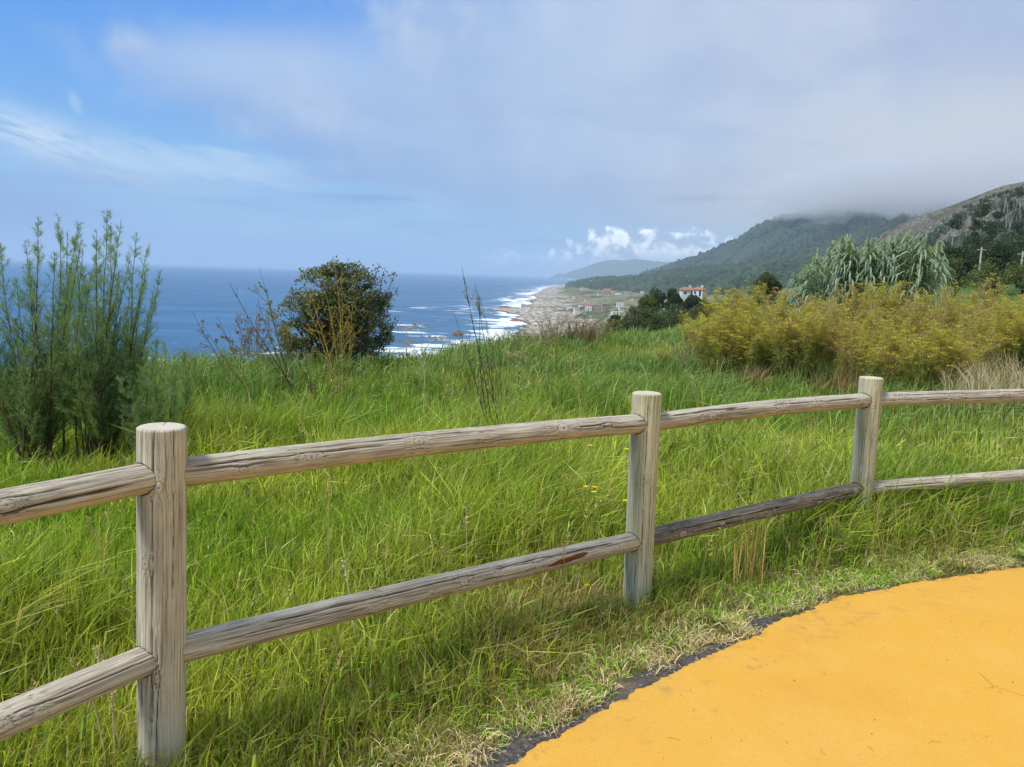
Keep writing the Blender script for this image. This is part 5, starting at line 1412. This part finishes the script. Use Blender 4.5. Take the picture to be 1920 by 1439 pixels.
tree(1300, 552, 592, 150, 44, 'dark olive tree below the orange-roofed houses', None, 'round', 'broadleaf_tree', (c_(48, 60, 38), c_(84, 88, 52)), 1.6)
tree(1436, 510, 560, 44, 52, 'small dark green tree half hidden behind the thicket, left of the giant cane', None, 'round', 'broadleaf_tree', (c_(48, 66, 30), c_(92, 104, 44)), 2.0)
tree(1212, 552, 590, 120, 38, 'yellow-green tree in front of the pair of round trees', None, 'round', 'broadleaf_tree', (c_(74, 90, 34), c_(118, 130, 50)), 1.6)
gR = 'eucalyptus trees on the right-hand slope'
for (px, t_, b_, d, w, kd, lb) in ((1786, 398, 450, 330, 30, 'tall', 'leftmost dark-crowned tree on the stony slope, above the giant cane'),
    (1836, 372, 470, 300, 44, 'tall', 'tall dark tree standing between the bleached trunks'), (1862, 392, 470, 280, 42, 'tall', 'bushy dark tree right of the bleached trunks'),
    (1886, 343, 430, 430, 34, 'tall', 'flat-crowned tree on the skyline of the stony slope'), (1906, 350, 450, 400, 34, 'tall', 'dark tree at the skyline against the cloud, at the right edge'),
    (1900, 400, 480, 260, 46, 'tall', 'large dark tree at the right edge below the skyline trees'), (1846, 420, 490, 240, 44, 'tall', 'dark tree in the wood just above the utility pole'),
    (1935, 372, 470, 300, 50, 'tall', 'dark tree cut by the right edge of the view'), (1818, 408, 480, 290, 34, 'tall', 'slim dark tree behind the bleached trunks')):
    tree(px, t_, b_, d, w, lb, gR, kd, 'eucalyptus_tree', (c_(48, 58, 36), c_(84, 92, 56)), 1.6)
gD = 'bleached dead trees on the right-hand slope'
for (px, t_, b_, d, w, le, lb) in ((1776, 405, 452, 330, 20, -.05, 'leaning bleached dead tree left of the slope\'s bare pole-like trunk'), (1798, 385, 456, 330, 8, 0, 'single straight bleached trunk like a mast on the slope'),
    (1812, 392, 446, 320, 26, .05, 'bleached dead tree with crooked forks in the middle of the slope'), (1826, 396, 448, 320, 22, .08, 'pale dead tree leaning right beside the crooked one'),
    (1862, 368, 430, 380, 26, 0, 'pale dead tree on the upper slope below the skyline'), (1893, 366, 425, 390, 30, .05, 'white dead tree under the flat-crowned skyline tree'),
    (1912, 372, 430, 370, 28, -.05, 'white dead tree nearest the right edge'), (1878, 360, 415, 400, 26, 0, 'tall thin pale dead tree close to the skyline')):
    tree(px, t_, b_, d, w, lb, gD, 'dead', 'dead_tree', None, 1, le)
gB = 'round trees massed at the foot of the right-hand slope'
for (px, t_, b_, d, w, lb) in ((1772, 452, 520, 150, 60, 'dark rounded tree rising behind the right end of the giant cane'), (1806, 462, 520, 150, 60, 'dark rounded tree left of the utility pole'), (1868, 452, 515, 160, 64, 'dark rounded tree between the two utility poles'),
    (1905, 440, 505, 180, 66, 'tallest dark rounded tree below the right edge'), (1942, 450, 510, 150, 70, 'dark rounded tree cut by the right edge'), (1760, 470, 530, 120, 50, 'low dark tree touching the giant cane'), (1840, 440, 500, 200, 60, 'dark rounded tree just behind the left utility pole'), (1700, 452, 530, 170, 60, 'dark tree hidden behind the giant cane')):
    tree(px, t_, b_, d, w, lb, gB, 'round', 'broadleaf_tree', (c_(44, 60, 30), c_(80, 94, 46)), 1.8)
def bush(px, py_top, py_base, d, wpx, label, tints, n=3000, name='bush', group=None, leaf=3.0):
    T_ = at(px, py_top, d); B_ = at(px, py_base, d); H = T_[2] - B_[2]; W = wpx / FPX * d * .5
    root = empty(name, B_, 0, label, 'bush', group)
    st, fo = MB(), MB()
    for k in range(9):
        a = rng.uniform(0, 6.28); tube(st, [(0, 0, -.8), (math.cos(a) * W * .3, math.sin(a) * W * .3, H * .35), (math.cos(a) * W * .7, math.sin(a) * W * .7, H * .7)], [H * .02, H * .014, H * .005], 5, c_(86, 74, 56))
    for k in range(9):
        a = rng.uniform(0, 6.28); q = rng.uniform(0, .7); r_ = W * rng.uniform(.35, .55)
        leaf_cloud(fo, (math.cos(a) * W * q, math.sin(a) * W * q * .8, H * rng.uniform(.2, .62) * (1.1 - q * .5)), (r_, r_, min(r_, H * .42)), n // 9, d / FPX * leaf, tints, .3, .5, .25, 1.6 / W)
    st.build('branches', M['bark'], root); fo.build('leaves', M['leaf'], root)
bush(1790, 484, 540, 62, 84, 'bright olive-green bush behind the thicket, right of the giant cane', (c_(70, 92, 34), c_(112, 128, 56)), 5000)
bush(1868, 484, 545, 60, 100, 'broad olive-green bush behind the thicket, between the poles', (c_(78, 98, 44), c_(120, 132, 66)), 5600)
bush(1925, 478, 545, 58, 90, 'olive-green bush at the right edge behind the thicket', (c_(80, 96, 46), c_(126, 132, 70)), 5000)
hd = (c_(60, 80, 44), c_(98, 112, 60)); ho = (c_(84, 98, 50), c_(132, 132, 78))
for (px, t_, b_, d, w, tt_, lb) in ((1150, 596, 626, 70, 62, ho, 'low olive hedge bush at the left end, above the brow grass'), (1180, 583, 622, 74, 66, hd, 'dark bush second from the left in the hedge line'),
    (1212, 576, 618, 78, 72, hd, 'broad dark bush in the middle of the hedge line'), (1246, 574, 616, 76, 66, hd, 'dark bush below the pair of round trees'), (1282, 572, 612, 72, 66, hd, 'dark bush at the right of the hedge line beside the fennel'),
    (1188, 566, 600, 110, 44, ho, 'olive bush behind the hedge, left of the yellow-green tree'), (1310, 566, 606, 66, 60, ho, 'olive bush just behind the rounded end of the thicket'), (1152, 590, 606, 130, 40, hd, 'low dark bush beyond the left end of the hedge'),
    (1265, 570, 600, 110, 60, hd, 'dark bush between the hedge and the round trees'), (1380, 548, 590, 60, 80, ho, 'olive bush behind the thicket below the wooded shoulder')):
    bush(px, t_, b_ + 14, d, w * 1.25, lb, tt_, 5200, 'hedge_bush', 'bushes of the hedge line below the meadow')

bush(1293, 556, 606, 190, 66, 'olive bush just below the orange-roofed houses', ho, 4200, 'hedge_bush', 'bushes of the hedge line below the meadow')
bush(1322, 558, 600, 170, 54, 'dark bush between the orange-roofed houses and the thicket', hd, 3600, 'hedge_bush', 'bushes of the hedge line below the meadow')
# ------------------------------------------------------------------ houses
def plaster(name, c):
    m, t, out = mat(name); n = t.noise(objc(t), 1.4, 4)
    principled(t, out, t.mix(n, tuple(q * .82 for q in c), c), 0.9, 0.15); return m
WHT = plaster('white_plaster', (0.80, 0.78, 0.74)); BEI = plaster('beige_stone', (0.46, 0.39, 0.29)); RST = plaster('pinkish_plaster', (0.52, 0.30, 0.24)); GRS = plaster('grey_stone', (0.40, 0.38, 0.36))
def tile_mat():
    m, t, out = mat('clay_roof_tiles'); p = objc(t)
    w_ = t.node('ShaderNodeTexWave', bands_direction='X'); t.put(w_.inputs['Vector'], p); w_.inputs['Scale'].default_value = 3.0
    n = t.noise(p, 1.1, 4)
    c = t.mix(n, (0.36, 0.13, 0.075), (0.50, 0.22, 0.14)); c = t.mix(t.m('MULTIPLY', w_.outputs[1], .35), c, (0.26, .08, .05))
    principled(t, out, c, 0.85, 0.15); return m
TILE = tile_mat()
GLS, t_, o_ = mat('dark_window'); principled(t_, o_, (0.03, 0.035, 0.045), 0.2, 0.5)
def box(mb, c, s, rz=0):
    V = np.array([(x, y, z) for x in (-.5, .5) for y in (-.5, .5) for z in (-.5, .5)]) * s + c
    mb.add(V, [(0, 1, 3, 2), (4, 6, 7, 5), (0, 4, 5, 1), (2, 3, 7, 6), (0, 2, 6, 4), (1, 5, 7, 3)])
def hit(px, py, r0=60, r1=9000):
    r = np.geomspace(r0, r1, 900); d = ray(px, py); k = r / math.hypot(d[0], d[1]); P = np.array([0, 0, EYE])[None] + d[None] * k[:, None]
    h = ground(P[:, 0], P[:, 1]); b = np.nonzero(h > P[:, 2])[0]
    return r[b[0]] if len(b) else r1
def house(px, py_eave, py_base, wpx, label, d=None, wallm=WHT, roofm=TILE, rise=.28, rz=None, depth=.7, nwin=3, roof=True, group=None, name='house', chim=True):
    d = d or hit(px, py_base, 450)
    B = at(px, py_base, d); W = max(wpx / FPX * d * (.8 if group else 1), 3.0); H = (py_base - py_eave) / FPX * d; H = max(H, 2.4)
    dep = W * depth
    az = math.atan2(B[0], B[1]); rz = -az + (rz if rz is not None else rng.uniform(-.4, .4))
    root = empty(name, B, rz, label, 'house', group)
    w_ = MB(); box(w_, (0, 0, H / 2 - 3), (W, dep, H + 6)); wall = w_.build('wall', wallm, root, False)
    if roof:
        r_ = MB(); e = .35; rh = dep * rise
        V = [(-W / 2 - e, -dep / 2 - e, H), (W / 2 + e, -dep / 2 - e, H), (W / 2 + e, dep / 2 + e, H), (-W / 2 - e, dep / 2 + e, H), (-W / 2 + dep * .25, 0, H + rh), (W / 2 - dep * .25, 0, H + rh)]
        V = [(x, y, z + .02) for x, y, z in V]
        r_.add(V, [(0, 1, 5, 4), (2, 3, 4, 5)]); r_.add(V, [(1, 2, 5), (3, 0, 4)]); r_.add([(x, y, H + .015) for x, y, z in V[:4]], [(3, 2, 1, 0)])
        ro = r_.build('roof', roofm, root, False)
        if chim:
            c = MB(); box(c, (W * .22, dep * .1, H + rh * .9), (.7, .7, 1.6)); c.build('chimney', wallm, ro, False)
    else:
        r_ = MB(); box(r_, (0, 0, H + .12), (W + .3, dep + .3, .24)); r_.build('roof', wallm, root, False)
    st = 2 if H > 5 else 1
    for s_ in range(st):
        for k in range(nwin):
            x = (k + .5) / nwin * W - W / 2; z = H / st * (s_ + .55)
            isd = (s_ == 0 and k == nwin // 2)
            q = MB(); box(q, (x, -dep / 2 - .01, z if not isd else 1.05), (min(.8, W / nwin * .4), .08, min(1.0, H / st * .4) if not isd else 2.0)); q.build('door' if isd else 'window', GLS, root, False)
    return root
house(1288, 547.5, 556, 24, 'white house with an orange tiled roof, left one of two right of the round trees', 300, rise=.30, rz=.3, nwin=2)
house(1311, 547, 556, 20, 'white gabled house with an orange roof, at the left edge of the fennel thicket', 292, rise=.34, rz=-.5, nwin=2)
gV = 'small houses of the village by the shore'
for (px, e, b, w, wm, rf, lb) in ((1068, 576, 581, 14, WHT, False, 'low white flat-roofed building at the left of the village'), (1081, 578, 583, 13, WHT, False, 'low white building just right of the leftmost one in the village'),
    (1089, 571, 576, 12, WHT, True, 'white village house with a reddish roof, highest of the left group'), (1103, 572, 582, 16, WHT, True, 'largest white village house, in the centre of the village'),
    (1120, 573, 583, 13, BEI, False, 'beige stone building right of the largest white village house'), (1133, 571, 582, 12, BEI, True, 'beige village house with a tiled roof'),
    (1163, 569, 574, 18, WHT, False, 'long white building at the right end of the village'), (1166, 576, 581, 14, WHT, False, 'white building below the long one at the right end of the village'),
    (1156, 587, 591, 24, WHT, False, 'long white low building nearest the meadow brow'), (1146, 593, 597, 10, WHT, False, 'smallest white block below the long low building'),
    (1124, 551, 555, 8, WHT, False, 'lone white house on the plain above the village'), (1089, 549, 553, 9, RST, True, 'small reddish house by the dark trees of the plain'), (1091, 540, 543, 8, WHT, False, 'tiny white house against the foot of the wooded shoulder'),
    (1076, 557, 560, 7, WHT, False, 'tiny white house nearest the surf on the plain'), (1100, 561, 564, 8, WHT, True, 'small tiled white house in the empty middle of the plain'), (1132, 562, 565, 9, BEI, False, 'beige block in the fields behind the village'),
    (1186, 561, 564, 9, WHT, True, 'white tiled house beside the olive bush, behind the village'), (1098, 586, 589, 8, BEI, False, 'small beige hut on the slope below the village'), (1051, 569, 572, 6, WHT, False, 'tiny white hut left of the village near the rocks'), (1170, 541, 544, 6, WHT, False, 'tiny white house at the edge of the woodland, right of the sheds'),
    (1139, 545, 548, 20, RST, True, 'long low red-roofed sheds on the plain'), (1148, 547, 550, 5, WHT, False, 'tiny white house right of the red-roofed sheds'), (1160, 550, 553, 14, WHT, False, 'long pale wall-like building on the plain'), (1177, 550, 553.5, 12, BEI, False, 'beige row of sheds right of the pale wall-like building'),
    (1204, 547, 550, 7, WHT, False, 'small white house on the plain left of the round trees'), (1109, 526, 528.5, 6, WHT, False, 'small white house on the wooded shoulder, left one'), (1125, 527, 529, 7, WHT, False, 'small white house on the wooded shoulder, right one')):
    dist = None
    if lb.endswith('one') and 'shoulder, ' in lb: dist = 2560
    house(px, e, b, w, lb, dist, wm, TILE, roof=rf, nwin=3 if w > 12 else 2, group=gV, chim=False)
for k, (px, py) in enumerate(((1046, 519.5), (1053, 521), (1060, 520.5), (1066, 522.5), (1072, 524), (1043, 523))):
    house(px, py - 1.2, py, 3.4, ['highest white speck of a house on the far headland', 'second white house from the left on the far headland', 'white house in the middle of the far headland shore', 'white house right of the middle on the far headland shore', 'rightmost white house on the far headland shore', 'lowest leftmost white house on the far headland shore'][k],
          9700 if px > 1056 else 10300, WHT, TILE, roof=False, nwin=1, group='white houses on the far headland')
# old breakwater and rocks off the point
d_b = 43.6 * FPX / (577 - horizon_y(995))
B = at(994, 577, d_b)
mb = MB(); box(mb, (0, 0, 0), (24, 6, 5.2)); box(mb, (-9, 0, 2.9), (5, 5, .8)); o = mb.build('breakwater', GRS, None, False); o.location = (B[0], B[1], SEA + 1.5); o.rotation_euler = (0, 0, -.1)
tag(o, 'dark straight breakwater wall running into the surf beyond the rocky point', 'breakwater')
def sea_rock(px, py, wpx, h, label):
    d = (EYE - SEA) * FPX / (py - horizon_y(px)); B = at(px, py, d); W = wpx / FPX * d
    u, v = np.meshgrid(np.linspace(0, 2 * math.pi, 40, endpoint=False), np.linspace(0, 1, 12), indexing='ij')
    nse = fbm(np.cos(u) * 2 + px, np.sin(u) * 2, v * 3, 5, 4)
    r = np.cos(v * math.pi / 2) ** .5 * (1 + nse * 1.1)
    V = np.stack([r * np.cos(u) * W / 2, r * np.sin(u) * W * .22, -1.5 + (h + 1.5) * v * (1 + fbm(np.cos(u) * 3, np.sin(u) * 3, v * 2, 8, 3))], -1)
    i, j = np.meshgrid(np.arange(40), np.arange(11), indexing='ij'); ii = (i + 1) % 40
    F = np.stack([i * 12 + j, ii * 12 + j, ii * 12 + j + 1, i * 12 + j + 1], -1).reshape(-1, 4)
    mb = MB(); mb.add(V.reshape(-1, 3), F); o = mb.build('sea_rock', ROCK, None, False); o.location = (B[0], B[1], SEA); tag(o, label, 'rock')
ROCK, t_, o_ = mat('shore_rock'); n_ = t_.noise(geo(t_), .4, 5, .7); principled(t_, o_, t_.mix(n_, srgb(96, 74, 62), srgb(170, 138, 118)), .9, .2, bump(t_, n_, .8, .5))
sea_rock(858, 627, 24, 2.4, 'reddish rock awash in the surf nearest the meadow')
sea_rock(942, 537, 14, 4.0, 'dark rock awash far off the coast')
sea_rock(948, 578, 34, 2.6, 'dark low rocks at the tip of the rocky point')
sea_rock(1004, 566, 26, 3.0, 'low rocks off the shore beyond the breakwater')
sea_rock(968, 602, 30, 1.8, 'low rocks in the foam south of the rocky point')
# poles
def pole(px, t_, b_, d, label):
    B = at(px, b_, d); H = at(px, t_, d)[2] - B[2]; root = empty('utility_pole', B, 0, label, 'utility pole')
    mb = MB(); tube(mb, [(0, 0, -2), (0, 0, H)], [.14, .10], 8, c_(190, 186, 176)); mb.add([], np.zeros((0, 4), int)) if False else None
    mb.build('mast', M['bark'], root); q = MB(); box(q, (0, 0, H - .3), (1.1, .12, .12)); q.build('crossarm', GRS, root, False)
pole(1838, 464, 490, 110, 'pale utility pole in front of the dark trees on the right')
pole(1916, 472, 492, 105, 'pale utility pole nearest the right edge')

# ------------------------------------------------------------------ air: haze over the whole coast, and the cloud sitting on the ridge
def closed_box(name, x0, x1, y0, y1, z0, z1, m):
    mb = MB(); box(mb, ((x0 + x1) / 2, (y0 + y1) / 2, (z0 + z1) / 2), (x1 - x0, y1 - y0, z1 - z0)); return mb.build(name, m, None, False)
def vol_mat(name, colr, dens, an=0.0):
    m, t, out = mat(name); v = t.node('ShaderNodeVolumePrincipled')
    v.inputs['Color'].default_value = (*colr, 1); v.inputs['Density'].default_value = dens; v.inputs['Anisotropy'].default_value = an
    t.l.new(v.outputs[0], out.inputs['Volume']); return m
haze = closed_box('haze', -31000, 31000, -31000, 31000, SEA - 9, 480, vol_mat('haze_air', (0.64, 0.82, 1.0), 1.2e-4, 0.0)); tag(haze, kind='stuff')
haze['label'] = 'thin blue sea haze fading the far coast'
def cloud_mesh(c, rad, seed, amp=.35):
    nu, nv = 72, 40
    u, v = np.meshgrid(np.linspace(0, 2 * math.pi, nu, endpoint=False), np.linspace(-math.pi / 2, math.pi / 2, nv), indexing='ij')
    d = np.stack([np.cos(v) * np.cos(u), np.cos(v) * np.sin(u), np.sin(v)], -1)
    r = 1 + amp * 2 * fbm(d[..., 0] * 2.4 + seed, d[..., 1] * 2.4, d[..., 2] * 2.4, seed, 4)
    V = d * r[..., None] * rad + c
    i, j = np.meshgrid(np.arange(nu), np.arange(nv - 1), indexing='ij'); ii = (i + 1) % nu
    F = np.stack([i * nv + j, ii * nv + j, ii * nv + j + 1, i * nv + j + 1], -1).reshape(-1, 4)
    mb = MB(); mb.add(V.reshape(-1, 3), F); return mb
cm = vol_mat('ridge_cloud_vapour', (0.97, 0.975, 1.0), 0.0022, 0.0)
CL = []
for k, (px, py, d, rx, ry, rz_) in enumerate(((1590, 374, 2850, 380, 420, 84), (1720, 366, 2600, 400, 420, 92), (1490, 392, 3050, 210, 260, 52), (1860, 345, 2300, 420, 420, 95))):
    mb = cloud_mesh((0, 0, 0), (rx, ry, rz_), 5 + k * 7, .38)
    o = mb.build('ridge_cloud', cm if k != 2 else vol_mat('wisp_vapour', (0.97, 0.975, 1.0), 0.0011)); P = at(px, py, d); o.location = P; o.rotation_euler = (0, 0, -math.atan2(P[0], P[1]))
    tag(o, ['soft grey cloud hiding the middle of the ridge top', 'soft grey cloud above the dip beside the stony slope', 'thin wisp of cloud at the left end of the hidden ridge top', 'grey cloud behind the skyline of the stony slope'][k], 'cloud', kind='stuff')
